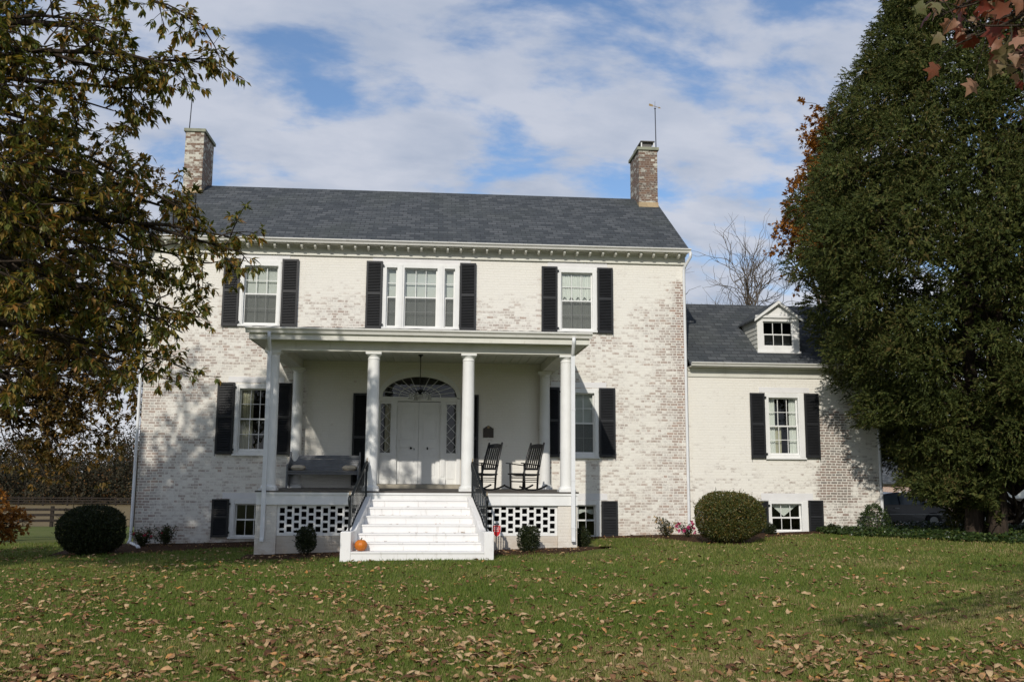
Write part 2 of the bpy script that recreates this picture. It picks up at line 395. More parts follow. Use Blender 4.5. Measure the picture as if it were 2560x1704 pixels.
GREENS = [(0, (.016, .030, .008)), (.4, (.038, .055, .014)), (.62, (.075, .078, .018)), (.8, (.13, .085, .020)), (.93, (.17, .075, .02)), (1, (.20, .14, .035))]
M['leafA'] = leafmat('chestnut leaves turning', [(0, (.062, .090, .020)), (.35, (.13, .150, .034)), (.62, (.245, .21, .046)), (.84, (.36, .235, .055)), (1, (.37, .17, .045))], .42, .45, .55, .4)
M['leafB'] = leafmat('russet oak leaves', [(0, (.055, .056, .018)), (.35, (.12, .095, .028)), (.7, (.19, .115, .032)), (1, (.28, .155, .04))], .35, .6, .5)
M['cedar'] = leafmat('cedar sprays', [(0, (.032, .048, .011)), (.5, (.062, .082, .017)), (.85, (.105, .110, .026)), (1, (.13, .098, .032))], .15, .7, .9)
M['orange'] = leafmat('orange oak leaves', [(0, (.20, .085, .022)), (.5, (.38, .155, .032)), (1, (.46, .23, .05))], .35, .6, .3)
M['redleaf'] = leafmat('red maple leaves', [(0, (.12, .020, .014)), (.3, (.20, .040, .022)), (.45, (.34, .16, .10)), (.65, (.36, .22, .15)), (.82, (.20, .16, .08)), (1, (.12, .14, .05))], .35, .5)
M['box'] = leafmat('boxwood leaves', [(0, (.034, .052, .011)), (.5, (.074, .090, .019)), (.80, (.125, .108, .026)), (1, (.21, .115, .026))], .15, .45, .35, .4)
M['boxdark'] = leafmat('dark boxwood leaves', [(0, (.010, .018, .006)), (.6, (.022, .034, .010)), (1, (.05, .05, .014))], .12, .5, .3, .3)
M['ivy'] = leafmat('ivy leaves', [(0, (.014, .030, .008)), (.5, (.034, .062, .016)), (.9, (.07, .105, .028)), (1, (.12, .13, .03))], .18, .35, .3, .5)
M['rose'] = leafmat('rose leaves', [(0, (.02, .035, .01)), (.7, (.05, .065, .018)), (1, (.12, .08, .03))], .2)
M['white_flower'] = leafmat('pale yellow petals', [(0, (.62, .55, .40)), (1, (.66, .42, .16))], .2)
M['pink_flower'] = leafmat('pink petals', [(0, (.55, .03, .16)), (1, (.70, .10, .28))], .2)
M['red_flower'] = leafmat('red petals', [(0, (.35, .02, .05)), (1, (.5, .05, .1))], .2)
M['wood_far'] = leafmat('far autumn wood leaves', [(0, (.018, .022, .010)), (.3, (.032, .032, .017)), (.55, (.050, .043, .030)), (.8, (.060, .047, .022)), (.93, (.10, .062, .02)), (1, (.13, .060, .02))], .1, .8, 1.3)
def f_grass(t):
    o = t.pos(); a = t.noise(o, .45, 3, .55)
    y = t.sep(o)[1]
    r_ = t.math('ADD', t.math('MULTIPLY', t.island(), .62), t.math('MULTIPLY', t.math('SUBTRACT', a, .28), 1.0), clamp=True)
    r_ = t.math('ADD', r_, t.math('ADD', t.smooth(y, -12, -17.5, 0, .16), t.smooth(t.sep(o)[0], 1, 9, 0, .10)), clamp=True)
    c = t.ramp(r_, [(0, (.062, .118, .013)), (.4, (.115, .178, .026)), (.7, (.190, .215, .046)), (.88, (.30, .255, .095)), (1, (.44, .34, .17))])
    a_ = pbsdf(t, c, .6, .25); tr = t.n('ShaderNodeBsdfTranslucent'); t.set(tr.inputs[0], c)
    mx = t.n('ShaderNodeMixShader'); mx.inputs[0].default_value = .3
    t.nt.links.new(a_, mx.inputs[1]); t.nt.links.new(tr.outputs[0], mx.inputs[2]); return mx.outputs[0]
M['grass'] = mat('grass blades', f_grass)
FALL = [(0, (.085, .040, .020)), (.25, (.20, .095, .045)), (.48, (.36, .22, .11)), (.82, (.53, .38, .21)), (.93, (.46, .20, .06)), (1, (.25, .25, .07))]
def f_fall(t):
    rr = t.math('FRACT', t.math('ADD', t.island(), t.n('ShaderNodeObjectInfo').outputs['Random']))
    c = t.ramp(rr, FALL); n = t.noise(t.pos(), 55, 3)
    c = t.mix(t.smooth(n, .4, .75, 0, .4), c, (.12, .07, .035)); return pbsdf(t, c, .75, .2)
M['fall'] = mat('dry fallen leaf', f_fall)


# ------------------------------------------------------------------ vegetation helpers
def unit(a): return a/np.maximum(np.linalg.norm(a, axis=-1, keepdims=True), 1e-9)

def leaf_arrays(P, D, N, L, W, fold=.15):
    n = len(P); L = np.broadcast_to(np.asarray(L, float), (n,))[:, None]; W = np.broadcast_to(np.asarray(W, float), (n,))[:, None]
    D = unit(D); S = unit(np.cross(D, N)); N = unit(np.cross(S, D))
    mid = P+D*L*.48
    V = np.stack([P, mid+S*W*.5+N*W*fold, P+D*L-N*L*.06, mid-S*W*.5+N*W*fold], 1).reshape(-1, 3)
    b = np.arange(n)[:, None]*4
    F = np.concatenate([b+np.array([[0, 1, 2]]), b+np.array([[0, 2, 3]])], 1).reshape(-1, 3)
    return V, F

def tri_arrays(P, D, S, L, W):
    """single narrow triangles"""
    n = len(P); L = np.broadcast_to(np.asarray(L, float), (n,))[:, None]; W = np.broadcast_to(np.asarray(W, float), (n,))[:, None]
    V = np.stack([P-S*W*.5, P+S*W*.5, P+D*L], 1).reshape(-1, 3)
    return V, np.arange(n*3).reshape(-1, 3)

class Tubes:
    def __init__(s, k=6): s.V = []; s.F = []; s.n = 0; s.k = k
    def add(s, pts, rad, k=None):
        k = k or s.k; pts = np.asarray(pts, float); n = len(pts); rad = np.broadcast_to(np.asarray(rad, float), (n,))
        d = unit(np.gradient(pts, axis=0)); ref = np.tile([0., 0, 1], (n, 1)); ref[np.abs(d[:, 2]) > .9] = [1, 0, 0]
        if np.abs(d[:, 2]).max() > .9: ref[:] = [1, .1, 0]
        a = unit(np.cross(d, ref)); b = np.cross(a, d)
        ang = np.arange(k)*2*math.pi/k
        V = pts[:, None]+(a[:, None]*np.cos(ang)[None, :, None]+b[:, None]*np.sin(ang)[None, :, None])*rad[:, None, None]
        s.V.append(V.reshape(-1, 3))
        i = np.arange(n-1)[:, None]*k; j = np.arange(k)[None]
        F = np.stack([i+j, i+(j+1) % k, i+k+(j+1) % k, i+k+j], -1).reshape(-1, 4)+s.n
        s.F.append(F); s.n += n*k
    def obj(s, name, mt, parent=None, **kw):
        return arrays_obj(name, np.concatenate(s.V), np.concatenate(s.F), mt, parent, True, **kw)

def curve(rng, a, b, n=7, bulge=0., wob=.1):
    a, b = np.asarray(a, float), np.asarray(b, float); t = np.linspace(0, 1, n)[:, None]
    L = np.linalg.norm(b-a); p = a+(b-a)*t
    p[:, 2] += bulge*L*4*(t*(1-t))[:, 0]
    w_ = np.cumsum(rng.normal(0, wob*L/n, (n, 3)), 0); w_ -= t*w_[-1]
    return p+w_

def leafy_tree(name, seed, base, trunk_top, tips, matleaf, matbark, label, category='tree', r0=.28, leaf=(.16, .055), step=.26, sub=(.45, 1.0), twigs=4, nl=7, droop=.5, t0=.3, group=None, startz=(.45, .9), spread=1.0, bare=()):
    rng = np.random.default_rng(seed); root = empty(name, tuple(base), label, category, group)
    tb = Tubes(6); base = np.array(base, float); top = np.array(trunk_top, float)
    tr = curve(rng, base-np.array([0, 0, .2]), top, 9, 0, .05)
    tb.add(tr, np.linspace(r0*1.15, r0*.35, 9)*np.array([1.35, 1.08]+[1]*7), 10)
    P, D, N = [], [], []
    for ti, tip in enumerate(tips):
        tip = np.array(tip, float)
        f = np.clip((startz[0]+(startz[1]-startz[0])*(tip[2]-base[2])/max(top[2]-base[2], 1)*.8)*rng.uniform(.85, 1.05), .2, .98)
        s0 = tr[0]+(tr[-1]-tr[0])*f
        i = min(int(f*8), 7); s0 = tr[i]+(tr[i+1]-tr[i])*(f*8-i)
        L = np.linalg.norm(tip-s0); c = curve(rng, s0, tip, 9, rng.uniform(.02, .10), .22)
        r_ = max(.02, .016*L); tb.add(c, np.linspace(r_, .010, 9), 6)
        cnt = max(4, int(L*(1-t0)/step))
        for q in np.linspace(t0, 1, cnt)+rng.uniform(-.02, .02, cnt):
            q = min(max(q, 0), .999); i = int(q*8); p = c[i]+(c[i+1]-c[i])*(q*8-i); dl = unit(c[i+1]-c[i])
            dr = unit(dl*.55+rng.normal(0, .6, 3)*spread+np.array([0, 0, .05-.15*droop]))
            ln = rng.uniform(*sub)*(.75 if q > .9 else 1)
            e = p+dr*ln; e[2] -= .10*droop*ln
            sb = curve(rng, p, e, 5, .05, .25); tb.add(sb, np.linspace(.014, .004, 5), 4)
            if ti in bare and rng.random() < .92: continue
            for k in range(twigs):
                w0 = rng.uniform(.3, 1); j = min(int(w0*4), 3); pp = sb[j]+(sb[j+1]-sb[j])*(w0*4-j)
                td = unit(dr*.6+rng.normal(0, .6, 3)+np.array([0, 0, -.12*droop])); tl = rng.uniform(.10, .28)
                tb.add(np.array([pp, pp+td*tl*.5+[0, 0, .01], pp+td*tl]), [.005, .004, .002], 3)
                a = rng.normal(0, 1, (nl, 3)); a -= (a@td)[:, None]*td; a = unit(a)
                P.append(pp+td*tl*rng.uniform(.55, 1., (nl, 1)))
                D.append(td*.55+a*.75+np.array([0, 0, -droop])*rng.uniform(.6, 1.3, (nl, 1))); N.append(a*.3+np.array([0, 0, 1.])+rng.normal(0, .25, (nl, 3)))
    P, D, N = map(np.concatenate, (P, D, N)); n = len(P); sc = rng.uniform(.7, 1.15, n)
    V, F = leaf_arrays(P, D, N, leaf[0]*sc, leaf[1]*sc*rng.uniform(.8, 1.2, n))
    tb.obj('trunk', matbark, root); arrays_obj('crown', V, F, matleaf, root)
    return root

def bush(name, seed, base, rx, rz, cz, n, matleaf, label, category='shrub', leaf=(.035, .02), lump=.1, core=True, group=None, stems=0, ry=None, power=2.0):
    rng = np.random.default_rng(seed); root = empty(name, tuple(base), label, category, group); base = np.array(base, float); ry = ry or rx
    d = unit(rng.normal(0, 1, (n, 3)))
    lumps = unit(rng.normal(0, 1, (26, 3))); la = rng.uniform(.4, 1., 26)
    def rad(d):
        k = d@lumps.T; return 1+lump*((np.maximum(k-.72, 0)/.28*la).max(1)-.35)
    rr = rad(d)*np.clip(1-np.abs(rng.normal(0, .09, n)), .55, 1.02)
    e = 2/power; dd = np.sign(d)*np.abs(d)**e; dd /= (np.abs(dd)**power).sum(1, keepdims=True)**(1/power)
    P = base+np.array([0, 0, cz])+dd*np.array([rx, ry, rz])*rr[:, None]
    P = P[P[:, 2] > base[2]+.03]; q = len(P); d = unit(P-base-np.array([0, 0, cz]))
    V, F = leaf_arrays(P, d*.7+rng.normal(0, .55, (q, 3))+[0, 0, .25], d+rng.normal(0, .5, (q, 3)), leaf[0]*rng.uniform(.7, 1.3, q), leaf[1]*rng.uniform(.7, 1.2, q), .2)
    shp = []; shd = []
    for h in range(int(26*rx/.2)):
        d0 = unit(rng.normal(0, 1, 3)+[0, 0, .35]); e0 = np.sign(d0)*np.abs(d0)**e; e0 /= (np.abs(e0)**power).sum()**(1/power); p0 = base+np.array([0, 0, cz])+e0*np.array([rx, ry, rz])*.95
        if p0[2] < base[2]+.1: continue
        g = unit(d0+rng.normal(0, .35, 3)+[0, 0, .5]); ln = rng.uniform(.03, .10)*(1+rx)
        for q_ in np.linspace(0, 1, 9): shp.append(p0+g*ln*q_); shd.append(g+rng.normal(0, .7, 3))
    shp = np.array(shp); shd = np.array(shd); q = len(shp)
    V2, F2 = leaf_arrays(shp, shd, rng.normal(0, 1, (q, 3)), leaf[0]*.9, leaf[1]*.9); V, F = np.concatenate([V, V2]), np.concatenate([F, F2+len(V)])
    arrays_obj('foliage', V, F, matleaf, root)
    tb = Tubes(5)
    for k in range(max(stems, 3)):
        a = rng.uniform(0, 6.28); s_ = base+np.array([math.cos(a), math.sin(a), 0])*.08*rx-[0, 0, .03]
        tb.add(curve(rng, s_, base+np.array([math.cos(a)*rx*.5, math.sin(a)*ry*.5, cz*.9]), 5, 0, .1), np.linspace(.02, .012, 5)*(1.3 if stems else .7))
        if core:
            for h in range(5):
                b0 = base+np.array([math.cos(a)*rx*.3, math.sin(a)*ry*.3, cz*.7]); e_ = base+np.array([0, 0, cz])+unit(rng.normal(0, 1, 3))*np.array([rx, ry, rz])*.8
                tb.add(curve(rng, b0, e_, 4, 0, .1), [.01, .008, .006, .004], 4)
    tb.obj('stem', M['palebark'] if stems else M['darkbark'], root)
    if core:   # the dim inner twiggery
        k = n//2; d = unit(rng.normal(0, 1, (k, 3))); P = base+np.array([0, 0, cz])+d*np.array([rx, ry, rz])*rng.uniform(.35, .86, (k, 1)); P = P[P[:, 2] > base[2]+.03]; k = len(P)
        V, F = leaf_arrays(P, rng.normal(0, 1, (k, 3)), rng.normal(0, 1, (k, 3)), leaf[0]*1.5, leaf[1]*1.7)
        arrays_obj('inner_foliage', V, F, matleaf, root)
    return root

# ------------------------------------------------------------------ ground
xs = np.unique(np.concatenate([np.linspace(-900, -60, 15), np.linspace(-60, -16, 12), np.linspace(-16, 22, 96), np.linspace(22, 60, 12), np.linspace(60, 900, 15)]))
ys = np.unique(np.concatenate([np.linspace(-200, -30, 8), np.linspace(-30, 8, 96), np.linspace(8, 60, 30), np.linspace(60, 200, 20), np.linspace(200, 1600, 12)]))
X, Y = np.meshgrid(xs, ys); V = np.stack([X, Y, ground_z(X, Y)], -1).reshape(-1, 3)
i, j = np.meshgrid(np.arange(len(ys)-1), np.arange(len(xs)-1), indexing='ij'); a = (i*len(xs)+j).ravel(); W_ = len(xs)
arrays_obj('ground', V, np.stack([a, a+1, a+W_+1, a+W_], 1), M['ground'], None, True, kind='structure')

def bed(name, outline, mt, lift=.02):
    """a low soil bed following the ground; outline is front line (x, y) pairs, back edge at the wall"""
    mb = MB(); n = len(outline); k = 5; vs = []
    for (x, y0, y1) in outline:
        for q in range(k+1):
            y = y0+(y1-y0)*q/k; vs.append((x, y, float(ground_z(x, y))+lift*math.sin(math.pi*min(q/k*1.4, .5))-.004*(q == 0)))
    fs = [(i_*(k+1)+q, (i_+1)*(k+1)+q, (i_+1)*(k+1)+q+1, i_*(k+1)+q+1) for i_ in range(n-1) for q in range(k)]
    mb.add(vs, fs, True); mb.build(name, mt, None, kind='structure')
def wavy(x0, x1, f, back, n=24, seed=1):
    r_ = random.Random(seed); return [(x0+(x1-x0)*q/n, f(x0+(x1-x0)*q/n)+r_.uniform(-.07, .07), back) for q in range(n+1)]
bed('mulch_bed', wavy(-3.95, -1.8, lambda x: -4.75-.1*math.sin(x*2), -3.85, 18, 1), M['mulch'], .05)
bed('mulch_bed', wavy(1.38, 4.2, lambda x: -4.95+max(0, x-3.0)*1.2, -3.85, 18, 2), M['mulch'], .05)
bed('mulch_bed', wavy(-8.6, -3.9, lambda x: -1.2-1.6*max(0, min(1, (-x-5.2)/1.6)), -.0, 26, 3), M['mulch'], .04)
bed('mulch_bed', wavy(3.6, 11.2, lambda x: -.55-2.7*math.exp(-((x-7.3)/1.1)**2)-.3*math.sin(x), .1, 40, 4), M['mulch'], .04)

# ------------------------------------------------------------------ the house
house = empty('brick_house', (0, 0, 0), 'two storey limewashed brick house with black shutters, front porch and a low side wing', 'house')

def wall_grid(mb, x0, x1, z0, z1, holes, y, depth):
    """front sheet at y with rectangular openings and their reveals going back by depth"""
    X_ = sorted({x0, x1} | {q for h in holes for q in h[:2]}); Z_ = sorted({z0, z1} | {q for h in holes for q in h[2:]})
    for a_, b_ in zip(X_, X_[1:]):
        run = None
        for c_, d_ in zip(Z_, Z_[1:]):
            mx_, mz_ = (a_+b_)/2, (c_+d_)/2
            inside = any(h[0] < mx_ < h[1] and h[2] < mz_ < h[3] for h in holes)
            if not inside: mb.quad((a_, y, c_), (b_, y, c_), (b_, y, d_), (a_, y, d_))
    for (a_, b_, c_, d_) in holes:
        mb.quad((a_, y, c_), (a_, y, d_), (a_, y+depth, d_), (a_, y+depth, c_))
        mb.quad((b_, y, c_), (b_, y+depth, c_), (b_, y+depth, d_), (b_, y, d_))
        mb.quad((a_, y, d_), (b_, y, d_), (b_, y+depth, d_), (a_, y+depth, d_))
        mb.quad((a_, y, c_), (a_, y+depth, c_), (b_, y+depth, c_), (b_, y, c_))

# windows: outer casing (x0,x1,z0,z1) and glazed area
WIN = [  # outer, inner, columns, rows per sash, meeting rail z, dressing
    ((-5.17, -4.07, 5.60, 7.40), (-5.06, -4.17, 5.675, 7.262), 3, 2, 6.49, 'shade'),
    ((3.43, 4.53, 5.61, 7.405), (3.53, 4.405, 5.685, 7.283), 3, 2, 6.49, 'swag'),
    ((-5.15, -4.13, 2.17, 4.05), (-5.04, -4.235, 2.31, 3.94), 3, 2, 3.13, 'left'),
    ((3.49, 4.558, 2.17, 4.058), (3.60, 4.44, 2.306, 3.94), 3, 2, 3.115, 'shade'),
    ((-5.165, -4.14, .04, 1.057), (-5.02, -4.28, .09, .932), 3, 1, .516, None),
    ((3.60, 4.605, .05, 1.05), (3.74, 4.46, .093, .933), 3, 1, .522, 'rag'),
]
WW = [((9.268, 10.382, 2.195, 4.03), (9.372, 10.213, 2.325, 3.90), 3, 2, 3.107, 'tieback'),
      ((9.282, 10.392, .10, 1.07), (9.368, 10.216, .245, .985), 3, 1, .60, 'valance')]
U2 = (-1.364, .722, 5.607, 7.41)
DOOR = (-1.41, .81, 1.36, 4.525)
holes = [w_[0] for w_ in WIN]+[U2, DOOR]
holes = [(h[0]+.03, h[1]-.03, h[2]+.03, h[3]-.03) if h is not DOOR else h for h in holes]
XL, XR, EZ, DEPTH = -7.55, 7.03, 7.90, 7.3
ridge = 10.49
mb = MB(); wall_grid(mb, XL, XR, -.4, EZ, holes, 0.0, .25)
mb.quad((XL, DEPTH, -3), (XL, DEPTH, EZ), (XR, DEPTH, EZ), (XR, DEPTH, -3))
for x in (XL, XR):
    mb.add([(x, 0, -3), (x, DEPTH, -3), (x, DEPTH, EZ), (x, 3.65, ridge-.13), (x, 0, EZ)], [(0, 1, 2, 3, 4)])
# spandrel brick over the arched doorway
ACX, ASP = -.30, 3.735
def arch(hw, rise, z0, n=28): return [(ACX-hw*math.cos(math.pi*q/n), z0+rise*math.sin(math.pi*q/n)) for q in range(n+1)]
ao = arch(1.11, .785, ASP)
for (xa, za), (xb, zb) in zip(ao, ao[1:]): mb.quad((xa, 0, za), (xb, 0, zb), (xb, 0, 4.525), (xa, 0, 4.525))
mb.build('wall', M['wall'], house)
# wing
WX1, WY, WEZ, WD = 12.52, .15, 4.72, 6.0
mb = MB(); wall_grid(mb, XR+.004, WX1, -.4, WEZ, [(w_[0][0]+.03, w_[0][1]-.03, w_[0][2]+.03, w_[0][3]-.03) for w_ in WW], WY, .25)
mb.add([(WX1, WY, -2), (WX1, WY+WD, -2), (WX1, WY+WD, WEZ), (WX1, WY+3.0, 6.85), (WX1, WY, WEZ)], [(0, 1, 2, 3, 4)])
mb.quad((XR+.004, WY+WD, -2), (XR+.004, WY+WD, WEZ), (WX1, WY+WD, WEZ), (WX1, WY+WD, -2))
mb.build('wing_wall', M['wingwall'], house)
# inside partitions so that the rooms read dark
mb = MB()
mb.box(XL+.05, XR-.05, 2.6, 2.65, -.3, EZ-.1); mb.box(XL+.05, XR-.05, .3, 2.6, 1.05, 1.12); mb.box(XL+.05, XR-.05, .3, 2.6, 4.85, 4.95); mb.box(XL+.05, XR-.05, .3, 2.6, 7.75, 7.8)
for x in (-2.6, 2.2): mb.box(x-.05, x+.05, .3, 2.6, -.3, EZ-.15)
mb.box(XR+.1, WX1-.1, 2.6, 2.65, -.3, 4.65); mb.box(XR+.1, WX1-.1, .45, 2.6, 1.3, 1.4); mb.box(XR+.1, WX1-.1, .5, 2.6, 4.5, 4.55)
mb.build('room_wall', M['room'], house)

# roofs
SL = .652
def zroof(y): return 7.965+SL*(y+.32)
mb = MB(); o_ = .06; x0, x1 = XL-.04, XR+.05
yr = 3.65; zr = zroof(yr)
mb.prism_x([(-.36, zroof(-.36)), (yr, zr), (2*yr+.36, zroof(-.36)), (2*yr+.36, zroof(-.36)-.08), (yr, zr-.09), (-.36, zroof(-.36)-.08)][::-1], x0, x1)
mb.build('roof', M['roof'], house)
def zwing(y): return 4.835+.68*(y+.12)
mb = MB(); ywr = WY+3.0
mb.prism_x([(-.16, zwing(-.16)), (ywr, zwing(ywr)), (2*ywr+.16, zwing(-.16)), (2*ywr+.16, zwing(-.16)-.07), (ywr, zwing(ywr)-.08), (-.16, zwing(-.16)-.07)][::-1], XR+.055, WX1+.06)
mb.build('wing_roof', M['roof'], house)

# cornice: frieze board, bed mould, soffit, brackets
mb = MB(); mb.box(XL-.01, XR+.01, -.035, -.002, 7.59, 7.835); mb.box(XL-.02, XR+.02, -.06, -.036, 7.572, 7.605); mb.box(XL-.02, XR+.02, -.33, -.036, 7.836, 7.862)
mb.box(XL-.02, XR+.02, -.13, -.036, 7.80, 7.834)
cor = mb.build('cornice', M['oldtrim'], house)
k = 0
for q in range(-15, 25):
    x = -1.757+.3565*q
    if x < XL+.1 or x > XR-.1: continue
    mb = MB(); mb.prism_x([(-.31, 7.834), (-.31, 7.775), (-.27, 7.735), (-.14, 7.715), (-.131, 7.715), (-.131, 7.799), (-.06, 7.799), (-.06, 7.834)], x-.027, x+.027)
    mb.build('bracket', M['oldtrim'], cor)
def ogee_gutter(mb, x0, x1, yb, zt, h=.105, d=.115):
    mb.prism_x([(yb, zt), (yb, zt-h), (yb-d*.45, zt-h), (yb-d*.62, zt-h*.55), (yb-d*.92, zt-h*.32), (yb-d, zt-h*.22), (yb-d, zt), (yb-d+.012, zt), (yb-d+.012, zt-h*.15), (yb-.01, zt-.02), (yb-.01, zt)], x0, x1)
mb = MB(); ogee_gutter(mb, XL-.06, XR+.08, -.335, 7.95); mb.build('gutter', M['gutter'], house)
mb = MB(); ogee_gutter(mb, XR+.09, WX1+.06, -.13+.0, 4.825, .10, .11); mb.build('gutter', M['gutter'], house)
mb = MB(); mb.box(XR+.07, WX1+.01, WY-.03, WY-.002, 4.45, 4.70); mb.box(XR+.07, WX1+.02, -.128, WY-.031, 4.70, 4.725); mb.box(XR+.07, WX1+.02, WY-.07, WY-.031, 4.62, 4.698)
mb.build('wing_cornice', M['oldtrim'], house)
# downspouts
def downspout(pts, r_=.042, mt='downspout'):
    mb = MB(); mb.tube(pts, r_, 8); return mb.build('downspout', M[mt], house)
downspout([(7.10, -.40, 7.86), (7.09, -.39, 7.72), (7.0, -.10, 7.50), (6.985, -.06, 7.38), (6.99, -.06, 4.0), (7.0, -.06, .25), (7.0, -.07, .12), (6.99, -.16, .05)])
downspout([(-7.60, -.40, 7.86), (-7.62, -.38, 7.7), (-7.60, -.08, 7.45), (-7.60, -.06, 7.3), (-7.60, -.06, 3), (-7.60, -.06, .1), (-7.6, -.1, .0), (-7.6, -.22, -.06)])
downspout([(12.50, -.18, 4.72), (12.50, .06, 4.45), (12.50, .09, 4.3), (12.50, .09, .5), (12.50, .08, .35), (12.5, -.02, .29)])
mb = MB(); mb.tube([(6.85, -.75, .13), (7.1, -1.25, .10), (7.35, -1.7, .1)], .045, 8); e_ = mb.build('drain_pipe', M['downspout'], None, label='white drain pipe lying in the mulch beside the round bush right of the porch', category='pipe')
mb = MB(); mb.tube([(-7.5, -.35, -.05), (-7.15, -1.0, -.07), (-6.95, -1.55, -.08)], .045, 8); mb.build('drain_pipe', M['downspout'], None, label='white drain pipe lying on the ground beside the dark round bush at the left corner', category='pipe')

# chimneys
def chimney(x0, x1, z1, cover):
    mb = MB(); mb.box(x0, x1, 2.97, 4.26, 9.9, z1); c = mb.build('chimney', M['chimney'], house)
    mb = MB(); mb.box(x0-.05, x1+.05, 2.92, 4.31, z1+.001, z1+.10); mb.box(x0+.05, x1-.05, 3.05, 4.2, z1+.101, z1+.125); mb.build('cap', M['cap'], c, .008)
    mb = MB(); mb.prism_x([(2.925, zroof(2.925)+.005), (4.0, zroof(3.3)+.03), (4.0, zroof(3.3)+.1), (2.955, zroof(2.94)+.16)][::1], x0-.012, x1+.012); mb.build('flashing', M['copper'], c)
    if cover:
        mb = MB(); mb.box(x0+.1, x1-.04, 3.1, 4.2, z1+.34, z1+.365)
        mb.build('flue_cover', M['metal'], c)
        for x in (x0+.12, x1-.08):
            for y in (3.14, 4.12): mb = MB(); mb.box(x, x+.035, y, y+.035, z1+.126, z1+.339); mb.build('cover_post', M['trim'], c)
        mb = MB(); mb.box(x0+.17, x1-.12, 3.2, 4.1, z1+.1, z1+.335); mb.build('flue', M['metal'], c)
    return c
chimney(-7.62, -7.07, 12.03, False); chimney(6.425, 7.025, 11.955, True)
def rod(x, y, z0, z1, lean, vane):
    mb = MB(); mb.tube([(x, y, z0-.15), (x+lean, y, z1)], .016, 6); r_ = mb.build('lightning_rod', M['rodmetal'], house)
    mb = MB(); mb.tube([(x+lean, y, z1+(.0 if vane else .04)), (x+lean*1.05, y, z1+.26)], [.008, .003], 5); mb.build('rod_tip', M['rodmetal'], r_)
    if vane:
        mb = MB(); mb.tube([(x+lean-.19, y, z1+.13), (x+lean+.17, y, z1+.03)], .009, 5)
        mb.add([(x+lean-.19, y-.004, z1+.17), (x+lean-.07, y-.004, z1+.135), (x+lean-.07, y-.004, z1+.065), (x+lean-.20, y-.004, z1+.09)], [(0, 1, 2, 3)])
        mb.add([(x+lean+.20, y-.004, z1+.022), (x+lean+.12, y-.004, z1+.075), (x+lean+.11, y-.004, z1+.01)], [(0, 1, 2)])
        mb.build('weather_vane', M['gilt'], r_); mb = MB(); mb.lathe([(0, z1-.02), (.035, z1), (.03, z1+.015), (0, z1+.02)], x+lean, y, 8); mb.build('collar', M['rodmetal'], r_)
    else:
        mb = MB(); mb.lathe([(.001, z1-.03), (.03, z1-.01), (.036, z1+.02), (.025, z1+.045), (.001, z1+.055)], x+lean, y, 10); mb.build('glass_ball', M['ball'], r_)
rod(-7.62, 3.3, 12.1, 13.45, .05, False); rod(7.0, 3.0, 12.0, 13.36, -.015, True)

# ---- windows
def curtain_sheet(mb, x0, x1, z0, z1, y, wav=.02, n=24, fz=None):
    vs = []; 
    for q in range(n+1):
        x = x0+(x1-x0)*q/n; yy = y+wav*math.sin(q*1.9)+.3*wav*math.sin(q*.7)
        vs += [(x, yy, z0 if fz is None else fz(q/n)), (x, yy, z1)]
    mb.add(vs, [(2*q, 2*q+2, 2*q+3, 2*q+1) for q in range(n)], True)

def glazing(par, ix, cols, rows, rail, y):
    x0, x1, z0, z1 = ix; mb = MB(); st_ = .035
    def sash(za, zb, yy):
        mb.box(x0, x0+st_, yy, yy+.035, za, zb); mb.box(x1-st_, x1, yy, yy+.035, za, zb)
        mb.box(x0+st_, x1-st_, yy, yy+.035, za, za+.04); mb.box(x0+st_, x1-st_, yy, yy+.035, zb-.035, zb)
        a_, b_ = x0+st_, x1-st_
        for c_ in range(1, cols): x = a_+(b_-a_)*c_/cols; mb.box(x-.008, x+.008, yy+.004, yy+.03, za+.04, zb-.035)
        for r_ in range(1, rows):
            z = za+.04+(zb-za-.075)*r_/rows
            for c_ in range(cols):
                xa = a_+(b_-a_)*c_/cols+(.008 if c_ else 0); xb = a_+(b_-a_)*(c_+1)/cols-(.008 if c_ < cols-1 else 0); mb.box(xa, xb, yy+.004, yy+.03, z-.008, z+.008)
    sash(z0, rail+.02, y); sash(rail-.015, z1, y+.04)
    mb.build('sash', M['trim'], par)
    mb = MB(); mb.quad((x0+.03, y+.018, z0+.03), (x1-.03, y+.018, z0+.03), (x1-.03, y+.018, rail), (x0+.03, y+.018, rail))
    mb.quad((x0+.03, y+.058, rail), (x1-.03, y+.058, rail), (x1-.03, y+.058, z1-.03), (x0+.03, y+.058, z1-.03)); mb.build('pane', M['glass'], par)

